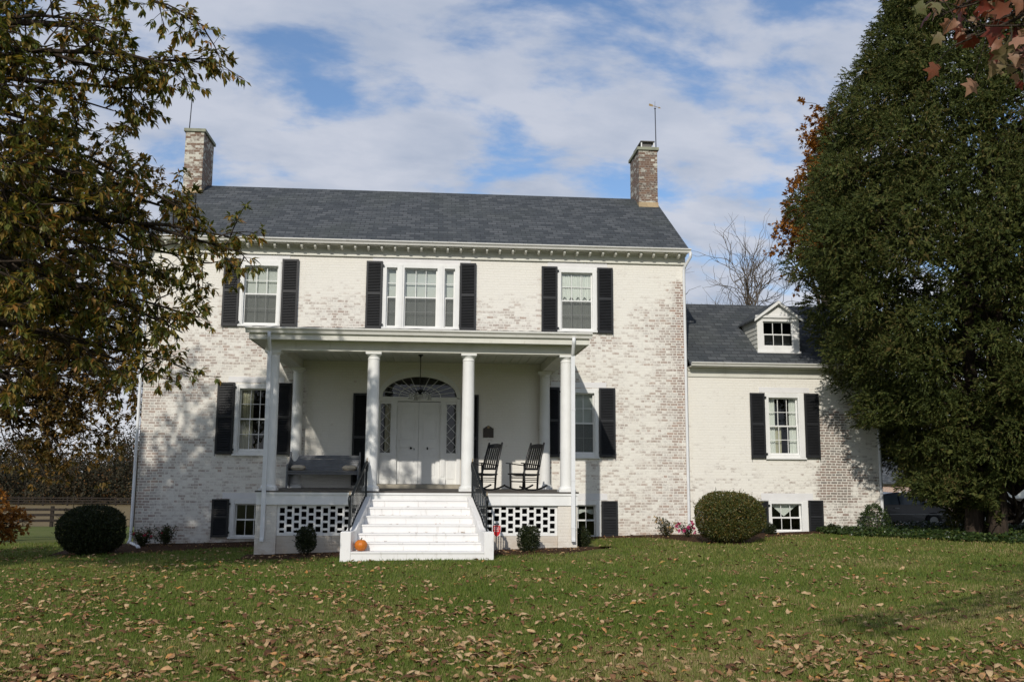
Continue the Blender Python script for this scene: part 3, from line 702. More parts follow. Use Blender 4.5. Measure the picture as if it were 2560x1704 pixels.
def window(out, inn, cols, rows, rail, dress, wy=0.0, lint=None):
    x0, x1, z0, z1 = out; a_, b_, c_, d_ = inn; mb = MB(); f, bk = wy-.035, wy+.15
    mb.box(x0, a_, f, bk, z0+.045, z1); mb.box(b_, x1, f, bk, z0+.045, z1); mb.box(a_, b_, f, bk, d_, z1)
    mb.box(a_, b_, wy-.02, bk, z0+.046, c_); mb.box(x0-.02, x1+.02, wy-.075, wy+.1, z0, z0+.045)
    g = .03; mb.box(x0+.02, a_-g, f-.014, f-.001, z0+.06, z1-.02) if a_-x0 > .08 else None
    if x1-b_ > .08: mb.box(b_+g, x1-.02, f-.014, f-.001, z0+.06, z1-.02)
    wn = mb.build('window', M['trim'], house); glazing(wn, inn, cols, rows, rail, wy+.03)
    y = wy+.17
    def cur(mt='curtain', **k):
        m2 = MB(); return m2
    if dress == 'shade':
        m2 = MB(); m2.quad((a_-.03, y, c_), (b_+.03, y, c_), (b_+.03, y, d_+.02), (a_-.03, y, d_+.02)); m2.build('blind', M['shade'], wn)
        m2 = MB(); m2.quad((a_+.035, wy+.025, c_+.035), (b_-.035, wy+.025, c_+.035), (b_-.035, wy+.025, rail-.02), (a_+.035, wy+.025, rail-.02)); m2.build('insect_screen', M['scr'], wn)
    elif dress == 'swag':
        m2 = MB(); curtain_sheet(m2, a_-.02, b_+.02, c_, d_, y, .025, 60); m2.build('curtain', M['curtain'], wn)
        m2 = MB(); curtain_sheet(m2, a_-.02, b_+.02, 0, d_, y-.06, .02, 60, lambda t_: d_-.72-.05*math.sin(t_*31)); m2.build('valance', M['curtain'], wn)
        m2 = MB(); m2.quad((a_+.035, wy+.025, c_+.035), (b_-.035, wy+.025, c_+.035), (b_-.035, wy+.025, rail-.02), (a_+.035, wy+.025, rail-.02)); m2.build('insect_screen', M['scr'], wn)
    elif dress == 'left':
        m2 = MB(); curtain_sheet(m2, a_-.03, a_+.34, c_, d_, y, .03, 20); m2.build('curtain', M['cream_curtain'], wn)
        m2 = MB(); curtain_sheet(m2, b_-.06, b_+.03, c_, d_, y, .02, 6); m2.build('curtain', M['cream_curtain'], wn)
    elif dress == 'tieback':
        m2 = MB(); curtain_sheet(m2, a_-.03, a_+.24, c_, d_, y, .03, 18); m2.build('curtain', M['curtain'], wn)
        m2 = MB(); curtain_sheet(m2, b_-.20, b_+.03, c_, d_, y, .03, 18); m2.build('curtain', M['curtain'], wn)
        m2 = MB(); curtain_sheet(m2, a_+.24, a_+.42, c_, rail, y+.02, .03, 10); m2.build('curtain', M['cream_curtain'], wn)
    elif dress == 'valance':
        m2 = MB(); cx_ = (a_+b_)/2-.02; m2.add([(a_, y, d_), (cx_, y-.01, rail+.04), (b_, y, d_)], [(0, 1, 2)]); m2.build('valance', M['curtain'], wn)
    elif dress == 'rag':
        m2 = MB(); curtain_sheet(m2, a_+.15, b_, 0, d_-.12, y, .015, 16, lambda t_: d_-.22-.03*math.sin(t_*9)); m2.build('valance', M['shade'], wn)
    if lint:
        m2 = MB(); m2.box(lint[0], lint[1], wy-.012, wy-.001, lint[2], lint[3]); m2.build('lintel', M['lintel'], wn)
    return wn

def f_screen(t):
    d = t.n('ShaderNodeBsdfDiffuse'); d.inputs[0].default_value = (.12, .125, .12, 1); tr = t.n('ShaderNodeBsdfTransparent')
    mx = t.n('ShaderNodeMixShader'); mx.inputs[0].default_value = .62
    t.nt.links.new(tr.outputs[0], mx.inputs[1]); t.nt.links.new(d.outputs[0], mx.inputs[2]); return mx.outputs[0]
M['scr'] = mat('fine insect screen', f_screen)
LINT = [(-5.45, -3.87, 7.405, 7.57), (3.15, 4.82, 7.41, 7.57), (-5.35, -3.89, 4.10, 4.25), (3.25, 4.78, 4.085, 4.235), (-5.36, -4.0, 1.062, 1.21), (3.5, 4.785, 1.062, 1.238)]
for w_, l_ in zip(WIN, LINT): window(*w_, lint=l_)
for w_, l_ in zip(WW, [(9.11, 10.56, 4.045, 4.19), (9.09, 10.56, 1.075, 1.27)]): window(*w_, wy=WY, lint=l_)
# triple window over the porch
mb = MB(); x0, x1, z0, z1 = U2
parts = [(-1.262, -.976), (-.781, .115), (.312, .597)]; edges = [x0, parts[0][0], parts[0][1], parts[1][0], parts[1][1], parts[2][0], parts[2][1], x1]
for q in range(0, 8, 2): mb.box(edges[q], edges[q+1], -.035, .15, z0+.045, z1)
for a_, b_ in parts: mb.box(a_, b_, -.035, .15, 7.30, z1); mb.box(a_, b_, -.02, .15, z0+.046, 5.67)
mb.box(x0-.02, x1+.02, -.075, .1, z0, z0+.045)
for a_, b_ in ((edges[2]+.05, edges[3]-.05), (edges[4]+.05, edges[5]-.05)): mb.box(a_, b_, -.055, -.036, z0+.05, z1-.03)
tw = mb.build('window', M['trim'], house)
for (a_, b_), c_ in zip(parts, (1, 3, 1)): glazing(tw, (a_, b_, 5.67, 7.30), c_, 2, 6.485, .03)
mb = MB(); mb.quad((x0+.05, .17, 5.6), (x1-.05, .17, 5.6), (x1-.05, .17, 7.38), (x0+.05, .17, 7.38)); mb.build('blind', M['shade'], tw)
for a_, b_ in parts:
    mb = MB(); mb.quad((a_+.035, .025, 5.70), (b_-.035, .025, 5.70), (b_-.035, .025, 6.47), (a_+.035, .025, 6.47)); mb.build('insect_screen', M['scr'], tw)
mb = MB(); mb.box(-1.65, 1.02, -.012, -.001, 7.415, 7.57); mb.build('lintel', M['lintel'], tw)

def shutter(x0, x1, z0, z1, wy=0.0, tilt=1):
    mb = MB(); f, bk = wy-.075, wy-.035; s_ = .05; mid = z0+(z1-z0)*.52; r_ = .07 if z1-z0 > 1.3 else .05
    mb.box(x0, x0+s_, f, bk, z0, z1); mb.box(x1-s_, x1, f, bk, z0, z1)
    for a_, b_ in ((z0, z0+r_), (z1-r_*.8, z1), (mid-r_/2, mid+r_/2)): mb.box(x0+s_, x1-s_, f, bk, a_, b_)
    for a_, b_ in ((z0+r_, mid-r_/2), (mid+r_/2, z1-r_*.8)):
        n = int((b_-a_)/.042)
        for q in range(n):
            z = a_+(b_-a_)*(q+.5)/n; mb.hexa([(x0+s_, f+.002, z-.022), (x1-s_, f+.002, z-.022), (x1-s_, bk-.004, z+.012), (x0+s_, bk-.004, z+.012), (x0+s_, f+.004, z-.015), (x1-s_, f+.004, z-.015), (x1-s_, bk-.001, z+.019), (x0+s_, bk-.001, z+.019)])
    mb.box(x0+s_, x1-s_, bk+.001, bk+.004, z0+.01, z1-.01)
    sh = mb.build('shutter', M['shutter'], house)
    xh = x0 if tilt < 0 else x1
    for z in (z0+.12, z1-.12): mb = MB(); mb.box(xh-.012, xh+.03*tilt+.012, f-.008, f-.002, z-.025, z+.025); mb.build('hinge', M['iron'], sh)
    mb = MB(); mb.tube([(x0+.02 if tilt > 0 else x1-.02, wy-.03, z0-.01), (x0+.01 if tilt > 0 else x1-.01, wy-.09, z0-.02), (x0+.02 if tilt > 0 else x1-.02, wy-.1, z0-.05)], .008, 5); mb.build('shutter_catch', M['iron'], sh)
for x0, x1, z0, z1, t_ in [(-5.605, -5.178, 5.59, 7.44, 1), (-4.064, -3.627, 5.60, 7.452, -1), (-1.81, -1.373, 5.59, 7.458, 1), (.731, 1.174, 5.60, 7.466, -1), (2.98, 3.422, 5.59, 7.43, 1), (4.536, 4.972, 5.595, 7.43, -1),
                           (-5.61, -5.16, 2.205, 4.085, 1), (-4.125, -3.683, 2.205, 4.09, -1), (3.06, 3.482, 2.20, 4.085, 1), (4.566, 5.01, 2.205, 4.085, -1), (-5.607, -5.172, .08, 1.05, 1), (4.612, 5.052, .075, 1.045, -1),
                           (-2.06, -1.62, 1.42, 3.85, 1), (.85, 1.285, 1.42, 3.85, -1)]: shutter(x0, x1, z0, z1, 0, t_)
for x0, x1, z0, z1, t_ in [(8.833, 9.252, 2.22, 4.02, 1), (10.388, 10.803, 2.23, 4.025, -1), (8.86, 9.268, .13, 1.06, 1), (10.402, 10.817, .14, 1.08, -1)]: shutter(x0, x1, z0, z1, WY, t_)

# ---- dormer on the wing roof
dx0, dx1, dy, dz0, dz1, dap = 9.225, 10.43, .42, zwing(.42)+.01, 6.23, 6.70
dxc = (dx0+dx1)/2; yb_e = (dz1-zwing(0))/.68; yb_a = (dap-zwing(0))/.68
mb = MB(); mb.box(dx0, dx0+.16, dy, dy+.06, dz0, dz1); mb.box(dx1-.16, dx1, dy, dy+.06, dz0, dz1); mb.box(dx0+.16, dx1-.16, dy, dy+.06, 6.10, dz1); mb.box(dx0+.16, dx1-.16, dy, dy+.06, dz0, dz0+.16)
mb.prism_y([(dx0-.04, dz1+.002), (dx1+.04, dz1+.002), (dxc, dap-.06)], dy+.01, dy+.06)
mb.box(dx0-.06, dx1+.06, dy-.05, dy-.001, dz1-.03, dz1+.035); mb.box(dx0-.03, dx1+.03, dy-.06, dy-.001, dz0-.03, dz0+.02)
dm = mb.build('dormer', M['trim'], house)
for s_ in (-1, 1):
    xw = dx0 if s_ < 0 else dx1; mb = MB(); n = 8
    for q in range(n):
        za, zb = dz0+(dz1-dz0)*q/n, dz0+(dz1-dz0)*(q+1)/n; ya = max(dy+.06, (za-zwing(0))/.68+.02); yb = max(dy+.06, (zb-zwing(0))/.68+.02)
        yb2 = (zb-zwing(0))/.68+.03
        mb.add([(xw+s_*.022, dy+.001, za), (xw+s_*.022, ya+.02, za), (xw+s_*.006, yb2, zb), (xw+s_*.006, dy+.001, zb), (xw-s_*.02, dy+.001, za), (xw-s_*.02, ya+.02, za), (xw-s_*.02, yb2, zb), (xw-s_*.02, dy+.001, zb)],
               [(0, 1, 2, 3), (0, 4, 5, 1), (3, 2, 6, 7), (0, 3, 7, 4), (4, 7, 6, 5)])
    mb.build('clapboard_cheek', M['oldtrim'], dm)
    mb = MB(); xe = dxc+s_*(dx1-dx0+.22)/2; ze = dap-(dap-dz1+.02)*(dx1-dx0+.22)/(dx1-dx0+.1)
    yb_ = (ze-zwing(0))/.68+.05
    P = [(dxc, dy-.1, dap), (xe, dy-.1, ze), (xe, yb_, ze), (dxc, yb_a+.1, dap)]
    mb.hexa([(x, y, z-.05) for x, y, z in P]+P); mb.build('dormer_roof', M['roof'], dm)
    mb = MB(); P0, P1 = (dxc, dap-.01), (xe, ze-.01)
    mb.hexa([(P0[0], dy-.115, P0[1]-.10), (P1[0], dy-.115, P1[1]-.075), (P1[0], dy-.07, P1[1]-.075), (P0[0], dy-.07, P0[1]-.10), (P0[0], dy-.115, P0[1]), (P1[0], dy-.115, P1[1]), (P1[0], dy-.07, P1[1]), (P0[0], dy-.07, P0[1])]); mb.build('bargeboard', M['trim'], dm)
glazing(dm, (dx0+.16, dx1-.16, dz0+.16, 6.10), 3, 1, 5.72, dy+.02)
mb = MB(); mb.box(dx0+.05, dx1-.05, dy+.5, dy+.55, dz0+.2, dz1); mb.build('room_wall', M['dark'], dm)  # black board behind the glass, painted as the unlit dormer room

# ---- doorway
dw = None
mb = MB(); ai, ao2 = arch(.995, .545, 3.775), arch(1.108, .783, ASP)
for q in range(len(ai)-1):
    (xa, za), (xb, zb), (xc, zc), (xd, zd) = ai[q], ai[q+1], ao2[q+1], ao2[q]
    mb.hexa([(xa, -.02, za), (xb, -.02, zb), (xb, .12, zb), (xa, .12, za), (xd, -.02, zd), (xc, -.02, zc), (xc, .12, zc), (xd, .12, zd)])
mb.box(-1.408, -1.352, -.02, .12, 1.46, 3.735); mb.box(.71, .808, -.02, .12, 1.46, 3.735)        # jambs
mb.box(-1.352, .71, .0, .14, 3.66, 3.775)                                                          # transom bar
mb.box(-1.352, .71, -.015, -.001, 3.735, 3.765)
for x in (-1.042, -.93+.0): pass
for xa, xb in ((-1.042, -.89), (.262, .412)):
    mb.box(xa, xb, .02, .14, 1.46, 3.66); mb.box(xa+.03, xb-.03, .0, .019, 1.66, 3.52); mb.box(xa-.01, xb+.01, -.004, .019, 1.46, 1.62); mb.box(xa-.01, xb+.01, -.004, .019, 3.54, 3.62)
for xa, xb in ((-1.352, -1.042), (.412, .71)):
    mb.box(xa, xb, .05, .14, 1.46, 2.20); mb.box(xa+.05, xb-.05, .038, .049, 1.6, 2.08); mb.box(xa, xb, .03, .14, 2.20, 2.284); mb.box(xa, xb, .05, .14, 3.585, 3.66)
dw = mb.build('doorway', M['trim'], house)
mb = MB(); mb.box(-1.50, .90, -.32, .3, 1.352, 1.455); mb.build('door_sill', M['stone'], dw)
for xa, xb in ((-.888, -.318), (-.312, .26)):
    mb = MB(); f = .085
    mb.box(xa, xb, f+.012, f+.05, 1.462, 3.645)
    sx = .085
    mb.box(xa, xa+sx, f, f+.0115, 1.462, 3.645); mb.box(xb-sx, xb, f, f+.0115, 1.462, 3.645)
    for za, zb in ((1.462, 1.64), (2.22, 2.30), (2.42, 2.62), (3.17, 3.30), (3.53, 3.645)): mb.box(xa+sx, xb-sx, f, f+.0115, za, zb)
    for za, zb in ((1.64, 2.22), (2.62, 3.17), (3.30, 3.53)): mb.box(xa+sx+.045, xb-sx-.045, f+.002, f+.0115, za+.045, zb-.045)
    mb.build('door_leaf', M['trim'], dw, .003)
mb = MB(); mb.lathe([(.001, 0), (.024, .005), (.03, .02), (.022, .036), (.001, .042)], 0, 0, 12)
kn = mb; mb = MB(); mb.add([(-.51+x, .083-z, 2.41+y) for x, y, z in kn.v], kn.f, True); mb.box(-.435, -.415, .078, .084, 2.36, 2.40); mb.box(-.09, -.05, .074, .084, 2.37, 2.44); mb.build('door_handle', M['iron'], dw)
mb = MB()
for q in range(1, 12):
    an = math.pi*q/12
    mb.bar((ACX-.20*math.cos(an), .07, 3.78+.10*math.sin(an)), (ACX-.995*math.cos(an), .07, 3.778+.545*math.sin(an)), .014, .02, (0, 1, 0))
for hw, ri in ((.56, .30), (.20, .10)):
    pts = arch(hw, ri, 3.778, 20)
    for p_, q_ in zip(pts, pts[1:]): mb.bar((p_[0], .07, p_[1]), (q_[0], .07, q_[1]), .016, .021, (0, 1, 0))
mb.build('fanlight', M['trim'], dw)
mb = MB(); pts = arch(.995, .545, 3.776); mb.add([(x, .09, z) for x, z in pts], [tuple(range(len(pts)))])
for xa, xb in ((-1.352, -1.042), (.412, .71)): mb.quad((xa, .1, 2.284), (xb, .1, 2.284), (xb, .1, 3.585), (xa, .1, 3.585))
mb.build('pane', M['glass'], dw)
for xa, xb in ((-1.352, -1.042), (.412, .71)):
    mb = MB(); xm = (xa+xb)/2; n = 4; h = (3.585-2.284)/n
    for q in range(n+0):
        z = 2.284+h*q
        mb.bar((xm, .085, z), (xa, .085, z+h/2), .012, .014, (0, 1, 0)); mb.bar((xm, .085, z), (xb, .085, z+h/2), .012, .014, (0, 1, 0))
        mb.bar((xa, .085, z+h/2), (xm, .085, z+h), .012, .014, (0, 1, 0)); mb.bar((xb, .085, z+h/2), (xm, .085, z+h), .012, .014, (0, 1, 0))
    mb.box(xa, xa+.025, .075, .098, 2.284, 3.585); mb.box(xb-.025, xb, .075, .098, 2.284, 3.585); mb.build('sidelight', M['trim'], dw)
mb = MB(); curtain_sheet(mb, -1.22, -1.05, 2.3, 3.58, .2, .015, 10); mb.build('curtain', M['cushion'], dw)

# ---- porch
PX0, PX1, PF = -3.82, 3.39, -3.96
mb = MB(); mb.box(PX0, PX1, PF-.03, -.002, 1.318, 1.35); mb.build('porch_floor', M['soil'], house)
mb = MB(); mb.box(PX0+.03, PX1-.03, PF+.0, PF+.08, 1.046, 1.317); mb.box(PX0+.03, PX0+.1, PF+.081, -.002, 1.046, 1.317); mb.box(PX1-.1, PX1-.03, PF+.081, -.002, 1.046, 1.317)
mb.box(PX0+.01, PX1-.01, PF-.022, PF-.001, 1.27, 1.316); mb.build('porch_fascia', M['trim'], house)
for xa, xb in ((-3.795, -3.337), (2.915, 3.355)):
    mb = MB(); mb.box(xa, xb, PF+.03, PF+.45, -.3, 1.045); mb.build('pier', M['pier'], house, .006)
mb = MB(); mb.box(-3.336, 2.914, -3.86, -3.7, -.3, .368); mb.box(-3.79, -3.6, -3.5, -.002, -.3, .6); mb.box(3.15, 3.35, -3.5, -.002, -.3, .6); mb.build('porch_wall', M['basebrick'], house)
mb = MB(); mb.box(-3.75, 3.3, -3.2, -3.15, -.3, 1.04); mb.build('under_porch_shade', M['dark'], house)  # black panel painted in for the shade behind the lattice
def lattice(x0, x1, first):
    mb = MB(); za, zb, ya, yb = .369, 1.044, -3.87, -3.80; pit, op = .158, .112
    cols_ = []; q = 0; xe = x1-.06 if first > 0 else x0+.055
    mb.box(x0, x1, ya, yb, zb-.03, zb); mb.box(x0, x1, ya, yb, za, za+.06)
    if first > 0: mb.box(x1-.06, x1, ya, yb, za+.06, zb-.03); cols_ = [(x1-.06-pit*(q+1)+.0, q) for q in range(int((x1-x0-.06)/pit)+1)]
    else: mb.box(x0, x0+.055, ya, yb, za+.06, zb-.03); cols_ = [(x0+.055+pit*q, q) for q in range(int((x1-x0)/pit)+1)]
    for xc, q in cols_:
        a_, b_ = max(xc, x0), min(xc+pit, x1)
        if b_-a_ < .03: continue
        s_ = (a_, a_+(pit-op)) if first > 0 else (b_-(pit-op), b_)
        mb.box(s_[0], s_[1], ya, yb, za+.06, zb-.03); oa, ob = (s_[1], b_) if first > 0 else (a_, s_[0])
        if ob-oa < .02: continue
        off = 0 if q % 2 else .082; z = za+.06+off-.05+.022
        while z < zb-.03:
            z0_, z1_ = max(z, za+.06), min(z+.048, zb-.03)
            if z1_-z0_ > .006: mb.box(oa, ob, ya+.002, yb-.002, z0_, z1_)
            z += .1635
    mb.build('lattice_screen', M['trim'], house)
lattice(-3.336, -1.45, -1); lattice(1.05, 2.914, 1)

def column(cx_, cy_, half=False):
    a0, a1 = (math.pi, 2*math.pi) if half else (0, 2*math.pi); z0, z1 = 1.351, 4.482; mb = MB(); e = .0
    mb.box(cx_-.19, cx_+.19, cy_-.19, cy_+(.19 if not half else .17), z0, z0+.05)
    mb.lathe([(.180, z0+.051), (.185, z0+.075), (.178, z0+.10), (.155, z0+.11), (.148, z0+.125)], cx_, cy_, 28, a0, a1)
    pr = [(.146-.012*(q/10)**1.6, z0+.125+(2.83)*q/10) for q in range(11)]
    mb.lathe(pr+[(.134, z1-.17), (.142, z1-.165), (.142, z1-.145), (.134, z1-.14), (.134, z1-.10), (.150, z1-.085), (.168, z1-.055), (.17, z1-.05)], cx_, cy_, 28, a0, a1)
    mb.box(cx_-.178, cx_+.178, cy_-.178, cy_+(.178 if not half else .17), z1-.05, z1)
    mb.build('pilaster' if half else 'column', M['trim'], house)
for cx_ in (-3.567, -1.311, .862, 3.139): column(cx_, -3.745)
for cx_ in (-3.50, 3.06): column(cx_, -.175, True)
# entablature
mb = MB(); yA, yB = -3.93, -3.56
mb.box(-3.75, 3.32, yA, yB, 4.483, 4.53); mb.box(-3.72, 3.29, yA+.02, yB-.02, 4.531, 4.80)
mb.box(-3.75, -3.40, yB+.001, -.002, 4.483, 4.80); mb.box(2.97, 3.32, yB+.001, -.002, 4.483, 4.80)
mb.build('porch_beam', M['oldtrim'], house)
mb = MB()
for q in range(29):
    x = -3.40+6.37*q/29; mb.box(x+.006, x+6.37/29-.006, yB-.02, -.002, 4.705, 4.725)
mb.box(-3.40, 2.97, yB-.02, -.002, 4.726, 4.74)
mb.build('porch_ceiling', M['ceiling'], house)
mb = MB(); mb.box(-4.03, 3.58, -4.21, yA+.018, 4.70, 4.72); mb.box(-4.03, 3.58, -4.235, -4.212, 4.685, 4.86); mb.box(-4.05, -4.028, -4.235, -.002, 4.685, 4.86); mb.box(3.578, 3.60, -4.235, -.002, 4.685, 4.86)
mb.box(-4.027, -3.73, yA+.019, -.002, 4.70, 4.72); mb.box(3.30, 3.577, yA+.019, -.002, 4.70, 4.72)
for q in range(36): x = -3.95+.21*q; mb.box(x, x+.03, -4.20, -4.0, 4.694, 4.699)
mb.build('porch_soffit', M['oldtrim'], house)
mb = MB(); ogee_gutter(mb, -4.12, 3.66, -4.237, 4.945, .125, .13); mb.build('gutter', M['gutter'], house)
mb = MB(); ye, yi = -4.25, -.003
vs = [(-4.06, ye, 4.955), (3.61, ye, 4.955), (3.61, yi, 5.40), (-4.06, yi, 5.40)]
mb.hexa([(x, y, z-.07) for x, y, z in vs]+vs); mb.build('porch_roof', M['roofedge'], house)
mb = MB(); r_ = random.Random(5); n = 60
vs = []
for q in range(n+1):
    x = -4.0+7.55*q/n; dz_ = r_.uniform(-.006, .012); vs += [(x, -4.30+r_.uniform(-.02, .02), 4.957+dz_), (x, -4.15, 4.985+dz_), (x, -4.1, 4.972)]
mb.add(vs, [(3*q+s_, 3*q+3+s_, 3*q+4+s_, 3*q+1+s_) for q in range(n) for s_ in (0, 1)], True); mb.build('roof_edge', M['roofedge'], house)
for x, sx in ((-3.60, 1), (3.235, -1)):
    mb = MB(); mb.tube([(x, -4.30, 4.84), (x, -4.29, 4.72), (x-.02*sx, -4.02, 4.53), (x-.02*sx, -3.985, 4.42)], .042, 8); mb.box(x-.02*sx-.045, x-.02*sx+.045, -4.03, -3.96, .30, 4.45)
    mb.box(x-.02*sx-.04, x-.02*sx+.04, -4.06, -3.965, .255, .299)
    for z in (1.6, 3.2, .55): mb.box(x-.02*sx-.052, x-.02*sx+.052, -4.036, -3.955, z, z+.02)
    mb.build('downspout', M['downspout'], house)

# ---- front steps
TR = .257
def lr(y):  # left and right edge of the flight
    t_ = (y+5.76)/(5.76-3.96); return -1.545+.275*t_, 1.15-.30*t_
mb = MB(); zt = [.175, .338, .502, .667, .838, 1.010, 1.173]; yf = -5.76
ys_ = [yf+.285*q if q < 6 else yf+.285*q for q in range(8)]; ys_[7] = PF-.001
for q in range(7):
    y0, y1 = ys_[q], ys_[q+1]; a_, b_ = lr(y0); c_, d_ = lr(y1)
    mb.hexa([(a_, y0, -.1), (b_, y0, -.1), (d_, y1, -.1), (c_, y1, -.1), (a_, y0, zt[q]-.035), (b_, y0, zt[q]-.035), (d_, y1, zt[q]-.035), (c_, y1, zt[q]-.035)])
    mb.hexa([(a_, y0-.018, zt[q]-.035), (b_, y0-.018, zt[q]-.035), (d_, y1-.019, zt[q]-.035), (c_, y1-.019, zt[q]-.035), (a_, y0-.018, zt[q]), (b_, y0-.018, zt[q]), (d_, y1-.019, zt[q]), (c_, y1-.019, zt[q])])
fs_ = mb.build('front_steps', M['step'], house, .004)
for s_ in (0, 1):
    mb = MB(); prof = [(-5.77, .57), (-5.36, .57), (-5.27, .60), (-5.16, .67), (-5.02, .76), (-4.4, 1.05), (-4.14, 1.18), (-4.05, 1.225), (-3.985, 1.24)]
    vs = []
    for (y, z) in prof:
        e_ = lr(y)[s_]; t_ = (y+5.77)/1.78
        xi = e_-.001 if s_ == 0 else e_+.001; xo = xi+(-.215 if s_ == 0 else .20)*(1-.15*t_)
        vs += [(xi, y, -.15), (xo, y, -.15), (xo, y, z), (xi, y, z)]
    n = len(prof); fs = [(4*q+a_, 4*q+(a_+1) % 4, 4*q+4+(a_+1) % 4, 4*q+4+a_) for q in range(n-1) for a_ in range(4)]+[(3, 2, 1, 0), (4*n-4, 4*n-3, 4*n-2, 4*n-1)]
    if s_ == 0: fs = [f_[::-1] for f_ in fs]
    mb.add(vs, fs); mb.build('cheek_wall', M['step'], house, .012)
    # iron handrail
    sg = -1 if s_ == 0 else 1
    def rx(y): e_ = lr(y)[s_]; return e_+sg*.105
    def cz_(y): return float(np.interp(y, [p_[0] for p_ in prof], [p_[1] for p_ in prof]))
    yu, yl, yk = -4.03, -5.52, -5.24
    top = [(rx(yu), yu, 2.0), (rx(-4.2), -4.2, 1.92), (rx(-4.6), -4.6, 1.70), (rx(yk-.06), yk-.06, 1.30), (rx(yk-.12), yk-.12, 1.272), (rx(yl), yl, 1.27)]
    mb = MB()
    for p_, q_ in zip(top, top[1:]): mb.bar(p_, q_, .055, .024)
    mb.tube([(rx(yl), yl, 1.275), (rx(yl)-.0, yl-.05, 1.255), (rx(yl), yl-.065, 1.19), (rx(yl), yl-.045, 1.10), (rx(yl), yl-.015, 1.05)], [.026, .034, .036, .026, .012], 7)
    mb.tube([(rx(yu), yu-.0, 2.0), (rx(yu)+.0, yu+.05, 1.985), (rx(yu), yu+.07, 1.91), (rx(yu), yu+.05, 1.80), (rx(yu), yu+.02, 1.75)], [.026, .034, .036, .026, .012], 7)
    rl = mb.build('railing', M['iron'], house)
    mb = MB(); bt = [(rx(yu), yu, cz_(yu)+.05), (rx(-4.4), -4.4, cz_(-4.4)+.05), (rx(-5.02), -5.02, cz_(-5.02)+.06), (rx(-5.25), -5.25, cz_(-5.25)+.06), (rx(yl), yl, cz_(yl)+.05)]
    for p_, q_ in zip(bt, bt[1:]): mb.bar(p_, q_, .03, .018)
    mb.build('bottom_rail', M['iron'], rl)
    tz = lambda y: float(np.interp(y, [p_[1] for p_ in top[::-1]], [p_[2] for p_ in top[::-1]])); bz = lambda y: float(np.interp(y, [p_[1] for p_ in bt[::-1]], [p_[2] for p_ in bt[::-1]]))
    for y, zt_ in ((yu, 2.0), (yl, 1.275)):
        mb = MB(); mb.box(rx(y)-.018, rx(y)+.018, y-.018, y+.018, cz_(y)-.02, zt_); mb.build('newel_post', M['iron'], rl)
        mb = MB(); mb.lathe([(.001, zt_+.008), (.014, zt_+.012), (.008, zt_+.03), (.016, zt_+.05), (.008, zt_+.075), (.001, zt_+.105)], rx(y), y, 8); mb.build('finial', M['gilt'], rl)
    for q in range(1, 13):
        y = yl+(yu-yl)*q/13; mb = MB(); mb.box(rx(y)-.0095, rx(y)+.0095, y-.0095, y+.0095, bz(y), tz(y)-.006); mb.build('baluster', M['iron'], rl)

# ------------------------------------------------------------------ things on the porch
def prof_y(mb, pts, x0, x1): return mb.prism_x(pts, x0, x1)
bx0, bx1 = -3.63, -1.80; FZ = 1.351
bn = empty('bench', ((bx0+bx1)/2, -.6, FZ), 'long slate grey wooden settle against the wall left of the door', 'bench')
for x in (bx0, bx1-.04):
    mb = MB(); prof_y(mb, [(-.86, FZ), (-.80, FZ), (-.62, 1.55), (-.36, FZ), (-.26, FZ), (-.22, 2.24), (-.25, 2.29), (-.31, 2.27), (-.36, 2.05), (-.55, 1.98), (-.80, 1.95), (-.86, 1.90)], x, x+.04); mb.build('end_panel', M['bench'], bn, .004)
mb = MB(); mb.box(bx0+.041, bx1-.041, -.87, -.36, 1.755, 1.79); mb.box(bx0+.041, bx1-.041, -.84, -.815, 1.70, 1.754); mb.build('seat', M['bench'], bn, .005)
mb = MB()
for q in range(4):
    z = 1.80+.10*q; y = -.385+.028*q; mb.hexa([(bx0+.041, y, z), (bx1-.041, y, z), (bx1-.041, y+.022, z), (bx0+.041, y+.022, z), (bx0+.041, y+.026, z+.094), (bx1-.041, y+.026, z+.094), (bx1-.041, y+.048, z+.094), (bx0+.041, y+.048, z+.094)])
mb.build('backrest', M['bench'], bn)
def cushion(x, label):
    r_ = np.linspace(-1, 1, 13); vs = []; n = 13
    for s_ in (1, -1):
        for a_ in r_:
            for b_ in r_:
                e = (1-a_**4)*(1-b_**4); k_ = 1-.10*(abs(a_*b_)**.5)*0
                vs.append((x+.19*a_*(1-.08*b_*b_), -.60+.17*b_*(1-.08*a_*a_), 1.792+.072+s_*.075*max(e, 0)**.6+.004*math.sin(a_*9)*e))
    fs = []
    for s_ in (0, 1):
        for a_ in range(12):
            for b_ in range(12):
                i_ = s_*169+a_*13+b_; f = (i_, i_+13, i_+14, i_+1); fs.append(f if s_ == 0 else f[::-1])
    mb = MB(); mb.add(vs, fs, True); c = empty('cushion', (x, -.6, 1.792), label, 'cushion', 'cushions on the settle'); mb.build('cover', M['cushion'], c)
    mb = MB(); mb.tube([(x+.185*math.cos(t_)*(1+.03*math.cos(4*t_)), -.6+.165*math.sin(t_)*(1+.03*math.cos(4*t_)), 1.864) for t_ in np.linspace(0, 6.2832, 33)], .007, 5, False); mb.build('piping', M['cream_curtain'], c)
cushion(-3.36, 'small cream cushion on the left end of the grey settle'); cushion(-2.06, 'small cream cushion on the right end of the grey settle, next to the railing')

